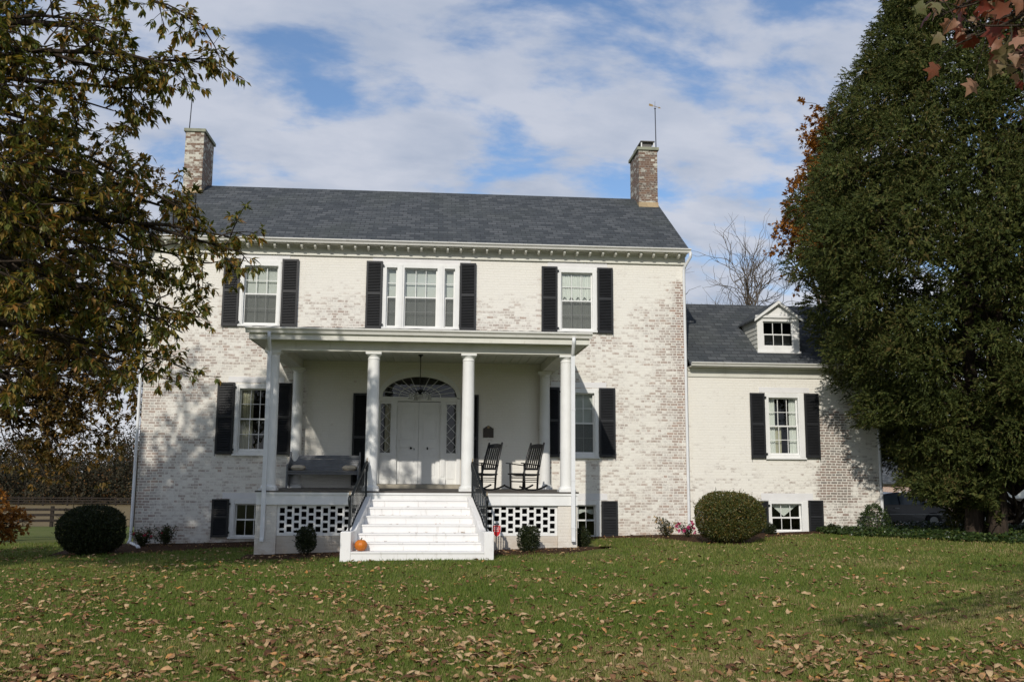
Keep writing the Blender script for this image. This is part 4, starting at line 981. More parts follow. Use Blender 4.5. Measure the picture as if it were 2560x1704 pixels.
def make_rocker(loc, ang, label):
    root = empty('rocking_chair', loc, label, 'rocking chair', 'black rocking chairs on the porch')
    root.rotation_euler = (0, 0, ang)
    mtx = Matrix.Translation(Vector(loc)); P = lambda mb, nm: mb.build(nm, M['black'], root, 0, mtx)
    rz = lambda x: .018+(x+.02)**2/2.1
    W2 = .255
    for s_ in (-1, 1):
        mb = MB(); xs_ = np.linspace(-.50, .40, 12)
        for a_, b_ in zip(xs_, xs_[1:]): mb.bar((a_, s_*W2, rz(a_)), (b_+.004, s_*W2, rz(b_)), .036, .034)
        P(mb, 'rocker')
        mb = MB(); mb.tube([(.235, s_*W2, rz(.235)), (.25, s_*W2, .30), (.265, s_*W2, .635)], [.019, .022, .018], 8); P(mb, 'leg')
        mb = MB(); mb.tube([(-.17, s_*W2, rz(-.17)), (-.195, s_*W2, .40), (-.30, s_*(W2-.01), .80), (-.415, s_*(W2-.02), 1.15), (-.42, s_*(W2-.02), 1.165)], [.024, .027, .026, .024, .014], 8); P(mb, 'back_post')
        mb = MB(); mb.bar((-.25, s_*(W2+.005), .60), (.36, s_*(W2+.02), .655), .062, .022); P(mb, 'armrest')
        for z in (.20, .29):
            mb = MB(); mb.tube([(-.18, s_*W2, z), (.243, s_*W2, z+.01)], .011, 6); P(mb, 'stretcher')
    mb = MB(); n = 8; pr = [(-.24+.56*q/n, .405-.045*math.sin(math.pi*q/n)*1.+.035*(q/n)+(-.03 if q == n else 0)) for q in range(n+1)]
    for (xa, za), (xb, zb) in zip(pr, pr[1:]): mb.hexa([(xa, -.27, za-.032), (xb, -.27, zb-.032), (xb, .27, zb-.032), (xa, .27, za-.032), (xa, -.27, za), (xb, -.27, zb), (xb, .27, zb), (xa, .27, za)])
    P(mb, 'seat')
    mb = MB(); 
    for q in range(8):
        y0, y1 = -.235+.47*q/8, -.235+.47*(q+1)/8; top = lambda y: 1.105+.03*(1-(y/.235)**2); bw = lambda y: -.398-.03*(1-(y/.235)**2)
        mb.hexa([(bw(y0)+.022, y0, 1.03), (bw(y1)+.022, y1, 1.03), (bw(y1), y1, 1.03), (bw(y0), y0, 1.03), (bw(y0), y0, top(y0)), (bw(y1), y1, top(y1)), (bw(y1)-.022, y1, top(y1)), (bw(y0)-.022, y0, top(y0))])
    P(mb, 'top_rail')
    mb = MB(); mb.bar((-.225, -.245, .515), (-.225, .245, .515), .03, .05); P(mb, 'lower_rail')
    for q in range(6):
        y = -.185+.37*q/5; mb = MB(); bow = -.02*(1-(y/.235)**2)
        pts = [(-.232, y, .53), (-.30+bow*.6, y*.99, .78), (-.385+bow, y*.98, 1.045)]
        for a_, b_ in zip(pts, pts[1:]): mb.bar(a_, b_, .036, .016, (1, 0, 0))
        P(mb, 'slat')
    for x, z in ((-.185, .25), (.245, .33), (.245, .22)): mb = MB(); mb.tube([(x, -W2, z), (x, W2, z)], .011, 6); P(mb, 'stretcher')
    return root
ang = math.atan2(-.60, -.80)
make_rocker((2.32, -2.35, FZ), ang, 'black slatted rocking chair on the right, in front of the window shutter')
make_rocker((1.30, -2.25, FZ), ang+.03, 'black slatted rocking chair nearest the steps, partly behind the iron railing')

pq = empty('wall_plaque', (1.555, 0, 2.70), 'bronze plaque with a small crest fixed to the wall right of the door', 'plaque')
out = [(1.415, 2.705), (1.53, 2.705), (1.555, 2.715), (1.58, 2.705), (1.696, 2.705), (1.696, 2.955), (1.66, 2.965), (1.62, 3.0)]+[(1.555+.045*math.cos(t_), 2.99+.04*math.sin(t_)) for t_ in np.linspace(.4, 2.74, 7)]+[(1.49, 3.0), (1.45, 2.965), (1.415, 2.955)]
mb = MB(); mb.prism_y(out, -.028, -.002); mb.build('plate', M['bronze'], pq, .004)
mb = MB(); mb.lathe([(.001, .03), (.026, .03), (.03, .02), (.036, .028), (.036, .0)], 0, 0, 16); vv = [(x+1.555, -.028-z*.3, y+2.985) for x, y, z in mb.v]; m2 = MB(); m2.add(vv, mb.f, True); m2.build('crest', M['gilt'], pq)

LX, LY = -.27, -1.75
hl = empty('hanging_lamp', (LX, LY, 3.6), 'dark iron hanging lamp with bell shades over the front door', 'lamp')
mb = MB(); mb.lathe([(.001, 4.70), (.065, 4.70), (.06, 4.675), (.025, 4.655), (.015, 4.62), (.001, 4.62)], LX, LY, 14); mb.build('ceiling_rose', M['iron'], hl)
mb = MB(); mb.tube([(LX, LY, 4.64), (LX, LY, 3.80)], .011, 6); mb.build('rod', M['iron'], hl)
mb = MB(); mb.lathe([(.001, 3.83), (.03, 3.82), (.05, 3.795), (.12, 3.78), (.13, 3.765), (.05, 3.755), (.03, 3.70), (.001, 3.69)], LX, LY, 16)
for q in range(4):
    a_ = .45+q*math.pi/2; c_, s_ = math.cos(a_), math.sin(a_); mb.tube([(LX+.05*c_, LY+.05*s_, 3.77), (LX+.16*c_, LY+.16*s_, 3.80), (LX+.25*c_, LY+.25*s_, 3.77), (LX+.26*c_, LY+.26*s_, 3.71)], .009, 5)
mb.build('arms', M['iron'], hl)
M['lampglass'] = paint('frosted lamp glass', (.42, .42, .38), .3, .1)
for q in range(4):
    a_ = .45+q*math.pi/2; px_, py_ = LX+.26*math.cos(a_), LY+.26*math.sin(a_); mb = MB(); mb.lathe([(.018, 3.715), (.03, 3.70), (.038, 3.66), (.045, 3.61), (.062, 3.575)], px_, py_, 12); mb.build('bell_shade', M['lampglass'], hl)
mb = MB(); mb.lathe([(.03, 3.70), (.09, 3.69), (.085, 3.64), (.05, 3.59), (.001, 3.57)], LX, LY, 14); mb.build('bowl_shade', M['lampglass'], hl)

# pumpkin on the lowest step
pk = empty('pumpkin', (-1.355, -5.60, .176), 'round orange pumpkin on the left end of the lowest white step', 'pumpkin')
mb = MB(); n, k = 14, 48; vs = []
for q in range(n+1):
    th = math.pi*q/n
    for j_ in range(k):
        ph = 2*math.pi*j_/k; rr = .132*(1-.055*abs(math.sin(ph*5.5))**.6*0-.045*abs(math.cos(ph*6))**3)
        z = .118*math.cos(th); s_ = math.sin(th)**.9; dip = -.018*math.exp(-(s_/.28)**2)*(1 if th < 1.5 else -1)
        vs.append((-1.355+rr*s_*math.cos(ph), -5.60+rr*s_*math.sin(ph), .176+.116+z+dip))
mb.add(vs, [(q*k+j_, (q+1)*k+j_, (q+1)*k+(j_+1) % k, q*k+(j_+1) % k) for q in range(n) for j_ in range(k)], True)
M['pumpkin'] = paint('pumpkin rind', (.60, .175, .018), .4, .22, 9.); M['stalk'] = paint('pumpkin stalk', (.12, .10, .045), .8, .3)
mb.build('rind', M['pumpkin'], pk); mb = MB(); mb.tube([(-1.355, -5.6, .385), (-1.352, -5.603, .415), (-1.335, -5.61, .44)], [.02, .013, .011], 7); mb.build('stalk', M['stalk'], pk)

# red yard sign
sx_, sy_ = 1.475, -4.75
ys_root = empty('yard_sign', (sx_, sy_, .03), 'small red shield sign on a thin stake beside the right cheek of the steps', 'sign')
M['signred'] = paint('red sign enamel', (.58, .022, .028), .35, .05); M['signwhite'] = paint('white sign edge', (.75, .73, .70), .4, .05)
def shield(s_): 
    p = [(0, .128), (-.05, .108), (-.083, .104), (-.083, .0), (-.072, -.052), (-.04, -.1), (0, -.128), (.04, -.1), (.072, -.052), (.083, .0), (.083, .104), (.05, .108)]
    return [(sx_+x*s_, .535+z*s_) for x, z in p]
mb = MB(); mb.prism_y(shield(1.08), sy_-.006, sy_+.004); sp = mb.build('sign_panel', M['signwhite'], ys_root)
mb = MB(); mb.prism_y(shield(1.0), sy_-.0085, sy_-.0062); mb.build('sign_face', M['signred'], sp)
mb = MB(); mb.tube([(sx_, sy_+.008, .0), (sx_, sy_+.008, .56)], .007, 6); mb.build('stake', M['metal'], ys_root)
def text_mesh(txt, x, y, z, h, wd):
    cu = bpy.data.curves.new('lettering', 'FONT'); cu.body = txt; cu.size = 1; cu.align_x = 'CENTER'; cu.align_y = 'CENTER'; cu.extrude = .01; cu.offset = .018
    to = bpy.data.objects.new('lettering', cu); COL.objects.link(to); dg = bpy.context.evaluated_depsgraph_get(); dg.update()
    me = bpy.data.meshes.new_from_object(to.evaluated_get(dg)); bpy.data.objects.remove(to)
    co = np.empty(len(me.vertices)*3, np.float32); me.vertices.foreach_get('co', co); co = co.reshape(-1, 3)
    sx2 = wd/max(np.ptp(co[:, 0]), 1e-4); sz2 = h/max(np.ptp(co[:, 1]), 1e-4); c0 = (co.min(0)+co.max(0))/2
    new = np.stack([(co[:, 0]-c0[0])*sx2+x, y-(co[:, 2]-c0[2])*.08, (co[:, 1]-c0[1])*sz2+z], 1)-np.array(wloc(sp))
    me.vertices.foreach_set('co', new.astype(np.float32).ravel()); me.update(); me.materials.clear(); me.materials.append(M['signwhite'])
    link(bpy.data.objects.new('lettering', me), sp)
text_mesh('SECURED BY', sx_, sy_-.0098, .610, .020, .115); text_mesh('XFINITY', sx_, sy_-.0098, .573, .030, .138); text_mesh('HOME', sx_, sy_-.0098, .530, .025, .098)

# ------------------------------------------------------------------ shrubs and flowers
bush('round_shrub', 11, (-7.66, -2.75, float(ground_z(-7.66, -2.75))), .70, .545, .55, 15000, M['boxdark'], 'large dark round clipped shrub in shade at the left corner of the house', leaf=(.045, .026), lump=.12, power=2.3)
bush('round_shrub', 12, (7.27, -2.7, float(ground_z(7.27, -2.7))-.02), .79, .575, .64, 20000, M['box'], 'large round clipped green shrub with bare stems at its foot, right of the porch', leaf=(.042, .024), lump=.14, power=2.35, stems=9)
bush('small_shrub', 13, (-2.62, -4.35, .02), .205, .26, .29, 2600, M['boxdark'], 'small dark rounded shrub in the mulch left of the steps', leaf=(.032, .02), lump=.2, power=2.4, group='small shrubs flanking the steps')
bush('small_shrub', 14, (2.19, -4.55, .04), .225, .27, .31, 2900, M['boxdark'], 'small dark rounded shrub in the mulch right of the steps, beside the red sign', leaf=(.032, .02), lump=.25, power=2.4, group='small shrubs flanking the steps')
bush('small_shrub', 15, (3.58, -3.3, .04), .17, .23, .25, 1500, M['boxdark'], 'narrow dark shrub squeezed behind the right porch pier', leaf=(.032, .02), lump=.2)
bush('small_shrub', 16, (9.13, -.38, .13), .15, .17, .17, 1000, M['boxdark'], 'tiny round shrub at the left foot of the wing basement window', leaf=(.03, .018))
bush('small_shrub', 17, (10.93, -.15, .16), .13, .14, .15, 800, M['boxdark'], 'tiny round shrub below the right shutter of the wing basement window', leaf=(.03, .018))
bush('small_shrub', 18, (12.05, -.35, .22), .34, .36, .36, 1500, M['ivy'], 'leafy green weed shrub at the right corner of the wing', leaf=(.06, .035), lump=.5, core=False, stems=5)
bush('small_shrub', 19, (-3.98, -.45, -.06), .26, .17, .18, 900, M['box'], 'low green plant at the wall left of the porch', leaf=(.04, .025), lump=.4, core=False)

def flower_bush(seed, base, rx, h, n, leafm, flm, nf, fl, label):
    rng = np.random.default_rng(seed); root = empty('flower_bush', base, label, 'flower bush'); b0 = np.array(base); tb = Tubes(4); P, D = [], []; tipsl = []
    for q in range(16):
        a_ = rng.uniform(0, 6.28); e = b0+np.array([math.cos(a_)*rx*rng.uniform(.25, 1), math.sin(a_)*rx*.7*rng.uniform(.2, 1), h*rng.uniform(.55, 1)])
        c = curve(rng, b0+[rng.normal(0, .03), rng.normal(0, .03), -.03], e, 6, .03, .15); tb.add(c, np.linspace(.008, .003, 6)); tipsl.append(e)
        for r_ in range(n//16):
            t_ = rng.uniform(.3, 1)*5; i_ = min(int(t_), 4); P.append(c[i_]+(c[i_+1]-c[i_])*(t_-i_)+rng.normal(0, .045, 3)); D.append(rng.normal(0, 1, 3)+[0, 0, .4])
    P = np.array(P); D = np.array(D); P[:, 2] = np.maximum(P[:, 2], b0[2]+.02); k = len(P)
    V, F = leaf_arrays(P, D, rng.normal(0, .5, (k, 3))+[0, 0, 1], .055*rng.uniform(.7, 1.2, k), .03)
    tb.obj('stem', M['darkbark'], root); arrays_obj('foliage', V, F, leafm, root)
    for q in range(nf):
        p = tipsl[rng.integers(0, 16)]+rng.normal(0, .06, 3)+[0, -.05, -abs(rng.normal(0, .1))*h]; m_ = 12
        d = unit(rng.normal(0, 1, (m_, 3))+[0, -.5, .4]); V, F = leaf_arrays(np.tile(p, (m_, 1)), d, rng.normal(0, 1, (m_, 3)), fl, fl*.8)
        arrays_obj('flower', V, F, flm, root)
flower_bush(21, (6.17, -.85, float(ground_z(6.2, -.85))), .36, .50, 620, M['rose'], M['white_flower'], 16, .042, 'rose bush with pale yellow blooms against the wall near the right downspout')
flower_bush(22, (6.62, -1.25, float(ground_z(6.6, -1.2))), .24, .40, 380, M['rose'], M['pink_flower'], 13, .06, 'small bush with bright pink blooms beside the big round shrub')
flower_bush(23, (-7.02, -.95, -.13), .34, .46, 800, M['rose'], M['red_flower'], 5, .05, 'dark bush with a few red blooms at the left house corner')
flower_bush(24, (-6.6, -.5, -.11), .36, .52, 900, M['rose'], M['red_flower'], 1, .035, 'bushy plant with hardly a bloom at the wall, right of the red blooms')

# ivy ground cover in front of the cedar
rng = np.random.default_rng(31); n = 26000
x = rng.uniform(10.6, 19.5, n); yfr = np.interp(x, [10.6, 11.4, 12.5, 13.5, 16, 20], [-.3, -1.7, -3.6, -4.6, -5.6, -6.2]); ybk = np.where(x < 12.6, .05, 3.0)
y = yfr+(ybk-yfr)*rng.uniform(0, 1, n)**1.4+rng.normal(0, .09, n); hgt = .03+.16*np.clip((y-yfr)/.9, 0.1, 1)*(.6+.4*np.sin(x*3.1+y*2))
keep = ~((y > 0.1) & (x < 12.6)); x, y, hgt = x[keep], y[keep], hgt[keep]; n = len(x)
P = np.stack([x, y, ground_z(x, y)+hgt*rng.uniform(.3, 1, n)+.03], 1); V, F = leaf_arrays(P, np.stack([rng.normal(0, 1, n), rng.normal(-.4, 1, n), rng.normal(-.1, .4, n)], 1), np.stack([rng.normal(0, .5, n), rng.normal(-.4, .5, n), np.ones(n)], 1), rng.uniform(.06, .10, n), rng.uniform(.05, .08, n), .12)
arrays_obj('ivy_ground_cover', V, F, M['ivy'], None, kind='stuff', label='dark green ivy spreading over the ground below the cedar')

# ------------------------------------------------------------------ trees
def ptip(l): return [at(x, y, Y) for x, y, Y in l]
TIPS_A = [(470, 60, -11.6), (478, 135, -11.2), (395, 150, -11.8), (355, 185, -11.5), (250, 50, -12.4), (330, 205, -11.2), (262, 255, -11), 
          (120, 110, -12.6), (60, 200, -12.8), (110, 290, -12), (210, 310, -11.2), (40, 370, -12.5), (180, 400, -12), (90, 470, -12.4), (250, 480, -11.4), (400, 470, -10.2), (470, 505, -9.8), (530, 545, -9.6), (570, 585, -9.5),
          (470, 600, -9.8), (430, 655, -10), (455, 730, -10), (420, 765, -10.2), (365, 790, -10.4), (330, 850, -10.4), (395, 830, -10.2), (290, 700, -10.8), (170, 620, -11.5), (60, 600, -12.2), (230, 790, -10.8), (40, 860, -11.6), (20, 720, -12.2), (300, 590, -10.6), (380, 560, -10.2), (20, 60, -13), (10, 500, -12.8)]
rngA = np.random.default_rng(5)
extraA = [np.array([-11.6, -13, 7.2])+d*np.array([4.6, 4.4, 4.2]) for d in unit(rngA.normal(0, 1, (26, 3))) if d[0] < .1][:14]+[np.array([-9.7, -12.4, 9.6])+d*np.array([2.3, 2.2, 2.3]) for d in unit(rngA.normal(0, 1, (20, 3)))]+[np.array([-6.5, -12.0, 10.2])+d*np.array([1.5, 1.5, 1.1]) for d in unit(rngA.normal(0, 1, (14, 3)))]  # boughs out of view, added for the shade they cast on house and lawn
leafy_tree('chestnut_tree', 41, (-12.4, -13.0, float(ground_z(-12.4, -13.0))), (-11.6, -12.8, 10.5), ptip(TIPS_A)+extraA, M['leafA'], M['darkbark'], 'big chestnut tree reaching in from the left with drooping green and golden leaves', r0=.34, leaf=(.145, .052), step=.165, sub=(.35, .95), twigs=6, nl=9, droop=.65, t0=.30, bare=(7,))

rngB = np.random.default_rng(8); tipsB = []
while len(tipsB) < 58:
    d = rngB.normal(0, 1, 3); d /= np.linalg.norm(d); p = np.array([-13.4, 6.2, 6.6])+d*np.array([4.9, 4.6, 5.6])*rngB.uniform(.72, 1.0)
    if p[2] > 1.6 and p[0] < -8.1: tipsB.append(p)
tipsB += [at(x, y, 4.5) for x, y in [(290, 300), (340, 380), (385, 430), (250, 920), (300, 880), (200, 990), (120, 1010), (60, 1040), (290, 780), (260, 700), (310, 640), (220, 860), (160, 930), (20, 960), (300, 500), (330, 560), (150, 320), (220, 380), (60, 350), (30, 1060), (100, 1080), (180, 1060), (250, 1010), (290, 960), (140, 870), (70, 900), (270, 840), (190, 800), (100, 780), (20, 830), (310, 900), (230, 1070)]]
leafy_tree('oak_tree', 42, (-14.0, 5.2, float(ground_z(-14.0, 5.2))), (-13.6, 5.4, 9.0), tipsB, M['leafB'], M['darkbark'], 'russet brown oak standing left of the house behind the chestnut boughs', r0=.36, leaf=(.17, .085), step=.24, sub=(.5, 1.3), twigs=7, nl=8, droop=.3, t0=.34, startz=(.35, .95))
# low heavy limb of the oak
# small orange shrub tree at the left edge
rngO = np.random.default_rng(3); p0 = np.array([-10.15, -3.3, float(ground_z(-10.1, -3.3))])
leafy_tree('orange_shrub', 43, tuple(p0), tuple(p0+[0, 0, .8]), [p0+d*np.array([1.0, .8, .75])+[0, 0, .75] for d in unit(rngO.normal(0, 1, (22, 3))+[0, 0, .3])], M['orange'], M['darkbark'], 'orange leaved shrub at the left edge of the lawn', 'shrub', r0=.04, leaf=(.10, .065), step=.07, sub=(.15, .4), twigs=5, nl=9, droop=.1)

# the great cedar
def cedar(name, seed, base, prof, H, lobes, label, dens=1.0, extra=(), gapfn=None, spr=1.0):
    rng = np.random.default_rng(seed); root = empty(name, base, label, 'tree', 'cedars right of the wing'); b0 = np.array(base, float)
    tb = Tubes(6)
    for q in range(3):
        a_ = q*2.2+.5; s_ = b0+np.array([math.cos(a_)*.3-.75, math.sin(a_)*.3, -.2]); tb.add(curve(rng, s_, b0+np.array([math.cos(a_)*.6, math.sin(a_)*.5, H*(.9 if q == 0 else .6)]), 10, 0, .03), np.linspace(.24, .03, 10), 8)
    C, RAD = [], []
    def rprof(z): return float(np.interp(z, [p_[0] for p_ in prof], [p_[1] for p_ in prof]))
    for q in range(lobes*14):      # boughs spaced apart over the crown so that each reads as its own mass
        if len(C) >= lobes: break
        t_ = rng.uniform(0, 1)**1.2; z = .6+t_*(H-.7); r_ = rprof(z); a_ = rng.uniform(0, 2*math.pi); f = rng.uniform(.82, 1.03)
        rad = rng.uniform(.50, 1.05)*(.5+.5*min(r_/5, 1.1)); c = b0+np.array([math.cos(a_)*r_*f, math.sin(a_)*r_*f*.92, z])
        if C and (np.linalg.norm((np.array(C)-c)*[1, 1, 1.25], axis=1) < .57*(np.array(RAD)+rad)).any(): continue
        C.append(c); RAD.append(rad)
    for q in range(lobes//3):
        z = .8+rng.uniform(0, 1)**1.2*(H-1.5); r_ = rprof(z)*rng.uniform(.5, .78); a_ = rng.uniform(0, 2*math.pi); C.append(b0+np.array([math.cos(a_)*r_, math.sin(a_)*r_*.92, z])); RAD.append(rng.uniform(.5, .8))
    for (p_, rad) in extra: C.append(np.array(p_, float)); RAD.append(rad)
    C = np.array(C); RAD = np.array(RAD)
    for c, rad in list(zip(C, RAD))[::3]:
        h = np.array([b0[0], b0[1], max(c[2]-.5-.25*np.linalg.norm((c-b0)[:2]), .4+b0[2])]); tb.add(curve(rng, h, c, 6, .03, .12), np.linspace(.05, .01, 6), 5)
    Ps, Ds, Ss, Ls = [], [], [], []
    for c, rad in zip(C, RAD):
        out_ = np.array([c[0]-b0[0], c[1]-b0[1], 0]); out_ = out_/max(np.linalg.norm(out_), .3)
        ns = int(430*dens*rad**2)+20
        q = unit(rng.normal(0, 1, (ns*2, 3))); q = q[(q@out_ > -.35) | (q[:, 2] > .3)][:ns]; ns = len(q)
        lump_ = 1+.18*np.sin(q[:, 0]*5+c[0]*7)*np.sin(q[:, 1]*5+c[1]*5)*np.cos(q[:, 2]*4+c[2]*3)
        sp_p = c+q*np.array([1, 1, .72])*(rad*lump_*rng.uniform(.72, 1.02, ns))[:, None]
        sp_d = unit(q*.55+out_*.35+rng.normal(0, .42, (ns, 3))+np.array([0, 0, .30])-np.array([0, 0, .5])*(rng.uniform(0, 1, (ns, 1)) < .3))
        m_ = 12   # each spray: thin leaflets along a short rachis whose tip nods
        t_ = np.linspace(.02, 1, m_)[None, :, None]; Ln = rng.uniform(.12, .30, (ns, 1, 1))*spr
        pos_ = sp_p[:, None]+sp_d[:, None]*Ln*t_+np.array([0, 0, -.12])*(t_**2)*Ln*2
        dd = unit(sp_d[:, None]*1.0+rng.normal(0, .48, (ns, m_, 3))+np.array([0, 0, -.12])); ss = unit(np.cross(dd, q[:, None]+rng.normal(0, .45, (ns, m_, 3))))
        Ps.append(pos_.reshape(-1, 3)); Ds.append(dd.reshape(-1, 3)); Ss.append(ss.reshape(-1, 3)); Ls.append((rng.uniform(.055, .115, (ns, m_))*(1.15-.5*t_[..., 0])).ravel())
    P, D, S, L = map(np.concatenate, (Ps, Ds, Ss, Ls))
    if gapfn is not None:
        k_ = gapfn(P); P, D, S, L = P[k_], D[k_], S[k_], L[k_]
    V, F = tri_arrays(P, D, S, L, 
                      .030*spr*rng.uniform(.7, 1.3, len(P)))
    # large inner leaves near the boles and in the boughs, added to block light
    k = int(9000*dens*H/18); z = .9+rng.uniform(0, 1, k)**1.2*(H-1.5); r_ = np.interp(z, [p_[0] for p_ in prof], [p_[1] for p_ in prof])*rng.uniform(.15, .6, k); a_ = rng.uniform(0, 6.283, k)
    P2 = b0+np.stack([np.cos(a_)*r_, np.sin(a_)*r_*.92, z], 1); P2 = P2 if gapfn is None else P2[gapfn(P2)]; k = len(P2)
    Q = np.concatenate([c+unit(rng.normal(0, 1, (int(90*r_*r_)+8, 3)))*np.array([1, 1, .7])*r_*rng.uniform(.1, .55, (int(90*r_*r_)+8, 1)) for c, r_ in zip(C, RAD)])
    if gapfn is not None: Q = Q[gapfn(Q)]
    P2 = np.concatenate([P2, Q]); k = len(P2)
    V2, F2 = leaf_arrays(P2, rng.normal(0, 1, (k, 3)), rng.normal(0, 1, (k, 3)), rng.uniform(.14, .30, k), rng.uniform(.06, .12, k))
    V, F = np.concatenate([V, V2]), np.concatenate([F, F2+len(V)])
    tb.obj('trunk', M['darkbark'], root); arrays_obj('crown', V, F, M['cedar'], root)
CB = (14.75, -2.4, .27)
profC = [(.5, 1.3), (1.3, 2.3), (2.2, 2.8), (3.0, 2.9), (3.5, 3.3), (4.5, 3.9), (5.6, 4.3), (7.0, 4.75), (8.2, 4.75), (9.2, 4.35), (10.6, 3.85), (12, 3.25), (13.5, 2.6), (15.2, 1.8), (17, 1.1), (19, .3)]
rngc = np.random.default_rng(9); ex = []
for q in range(46):   # lower boughs sweeping out in front
    x = rngc.uniform(13.2, 17.0); z = rngc.uniform(1.9, 4.4); ex.append(((x, -4.4-rngc.uniform(0, 1.2), z-.03*(x-15)**2), rngc.uniform(.4, .7)))
for q in range(34): ex.append(((rngc.uniform(13.5, 14.2), rngc.uniform(-3.3, -.6), rngc.uniform(.35, 1.8)), rngc.uniform(.4, .6)))
for q in range(34): ex.append(((rngc.uniform(12.95, 15.2), rngc.uniform(.6, 3.4), rngc.uniform(1.7, 5.0)), rngc.uniform(.5, .8)))
def gapC(P):  # the house keeps its own space; the skirt is lifted beside the wing; a gap opens toward the ivy clad tree
    x, y, z = P[:, 0], P[:, 1], P[:, 2]; rr_ = np.random.default_rng(4).uniform(0, 1, len(P))
    k = ~((x < 12.6) & (y > -.05) & (z < 4.9)) & ~((x < 12.6) & (y > 0) & (z < 5.0+.68*y))
    k &= ~((z < 1.22+.25*np.sin(x*5)) & (x < 13.9)) & ~((z < 1.72+.15*np.sin(x*6)) & (x > 14.34+.62*(y+2.4)+.06*np.sin(z*9))) & ~((z < 3.0) & (x < 12.05+.15*np.sin(z*7)))
    k &= ~((x > 15.15+.2*np.sin(z*5)) & (z > 3.1) & (z < 4.75) & (y < .5)) & ~((x > 15.0) & (z > 11.6) & (rr_ > .22))
    return k
cedar('cedar_tree', 51, CB, profC, 18.6, 430, 'huge dark green cedar covering the right end of the wing', 1.0, ex, gapC)
cedar('cedar_tree', 52, (20.3, 3.5, .1), [(.5, .6), (2.4, .9), (3, 2.6), (6, 3.0), (9, 2.5), (12, 1.5), (14, .5)], 13.5, 130, 'second cedar half hidden behind the huge one at the right edge', .7, (), lambda P: (P[:, 2] > 2.4) | (P[:, 0] > 20.2))
# ivy clad bole between the cedars
rngI = np.random.default_rng(61); pI = np.array([17.15, -.2, float(ground_z(17.15, -.2))])
leafy_tree('ivy_clad_tree', 62, tuple(pI), tuple(pI+[.2, 0, 7]), [pI+np.array([d[0]*.95, d[1]*.9, 2.2+4.0*h]) for d, h in zip(unit(rngI.normal(0, 1, (30, 3))), rngI.uniform(0, 1, 30))], M['ivy'], M['bark'], 'ivy covered trunk with glossy leaves at the right edge behind the cedar', r0=.22, leaf=(.12, .10), step=.2, sub=(.2, .5), twigs=3, nl=5, droop=.3, t0=.3)
rngR = np.random.default_rng(63)
leafy_tree('orange_oak', 64, (15.6, 11.0, -.5), (15.9, 10.6, 12.5), [np.array([17.2, 9.8, 11.6])+d*np.array([3.6, 3.0, 5.2])*rngR.uniform(.75, 1) for d in unit(rngR.normal(0, 1, (36, 3)))]+[at(x, y, 9) for x, y in [(1885, 245), (1890, 290), (1880, 330), (1886, 390), (1856, 440), (1842, 475), (1822, 490), (1835, 515), (1822, 530), (1895, 262), (1905, 300), (1880, 300), (1890, 350), (1868, 360), (1885, 410), (1860, 415), (1845, 450), (1865, 460), (1825, 490), (1845, 500), (1810, 505), (1835, 540), (1805, 545), (1900, 380)]], M['orange'], M['bark'], 'orange leaved oak showing behind the left flank of the cedar', r0=.35, leaf=(.17, .10), step=.26, sub=(.4, 1.1), twigs=6, nl=7, droop=.2, t0=.35)
rngR = np.random.default_rng(65)
leafy_tree('orange_oak', 66, (24, 6, 0), (24, 6, 13), [np.array([23.4, 6, 13.5])+d*np.array([4.0, 3.2, 4.5])*rngR.uniform(.7, 1) for d in unit(rngR.normal(0, 1, (40, 3)))], M['orange'], M['bark'], 'thin orange leaved oak behind the cedar at the upper right corner', r0=.3, leaf=(.14, .08), step=.4, sub=(.4, 1.), twigs=4, nl=5, droop=.2, t0=.4)

# bare trees beyond the wing
def bare_tree(seed, base, H, label, lean=0., n0=7):
    rng = np.random.default_rng(seed); root = empty('bare_tree', base, label, 'tree', 'bare trees beyond the wing'); tr = Tubes(6); cr = Tubes(4)
    def grow(p, d, L, r_, lv):
        n = 6; pts = [p]; dd = d.copy()
        for q in range(n): dd = unit(dd+rng.normal(0, .23, 3)+np.array([0, 0, .06])); pts.append(pts[-1]+dd*L/n)
        pts = np.array(pts); (tr if lv < 1 else cr).add(pts, np.linspace(r_, r_*.45, n+1), 7 if lv < 1 else 4)
        if lv >= 5 or r_ < .011: return
        for q in range(3 if lv < 3 else 3):
            t_ = rng.uniform(.35, 1)*n; i_ = min(int(t_), n-1); pp = pts[i_]+(pts[i_+1]-pts[i_])*(t_-i_)
            grow(pp, unit(dd+rng.normal(0, .55, 3)+np.array([0, 0, .1])), L*rng.uniform(.55, .8), r_*rng.uniform(.48, .68), lv+1)
        grow(pts[-1], unit(dd+rng.normal(0, .25, 3)), L*.72, r_*.5, lv+1)
    b0 = np.array(base, float); grow(b0-[0, 0, .3], unit(np.array([lean, 0, 1.])), H*.36, .20, 0)
    for q in range(2): grow(b0+[0, 0, H*rng.uniform(.3, .45)], unit(np.array([rng.normal(0, .5), rng.normal(0, .5), .8])), H*.3, .1, 1)
    tr.obj('trunk', M['palebark'], root); cr.obj('crown', M['palebark'], root)
bare_tree(71, (10.9, 14, -.5), 12.0, 'tallest bare grey tree rising behind the wing roof beside the main house', .02)
bare_tree(72, (13.3, 15.5, -.6), 11.8, 'bare grey tree behind the dormer, left of the cedar', .03)
bare_tree(73, (15.8, 17, -.6), 10.2, 'smaller bare tree mostly hidden behind the dormer and the cedar', -.1)

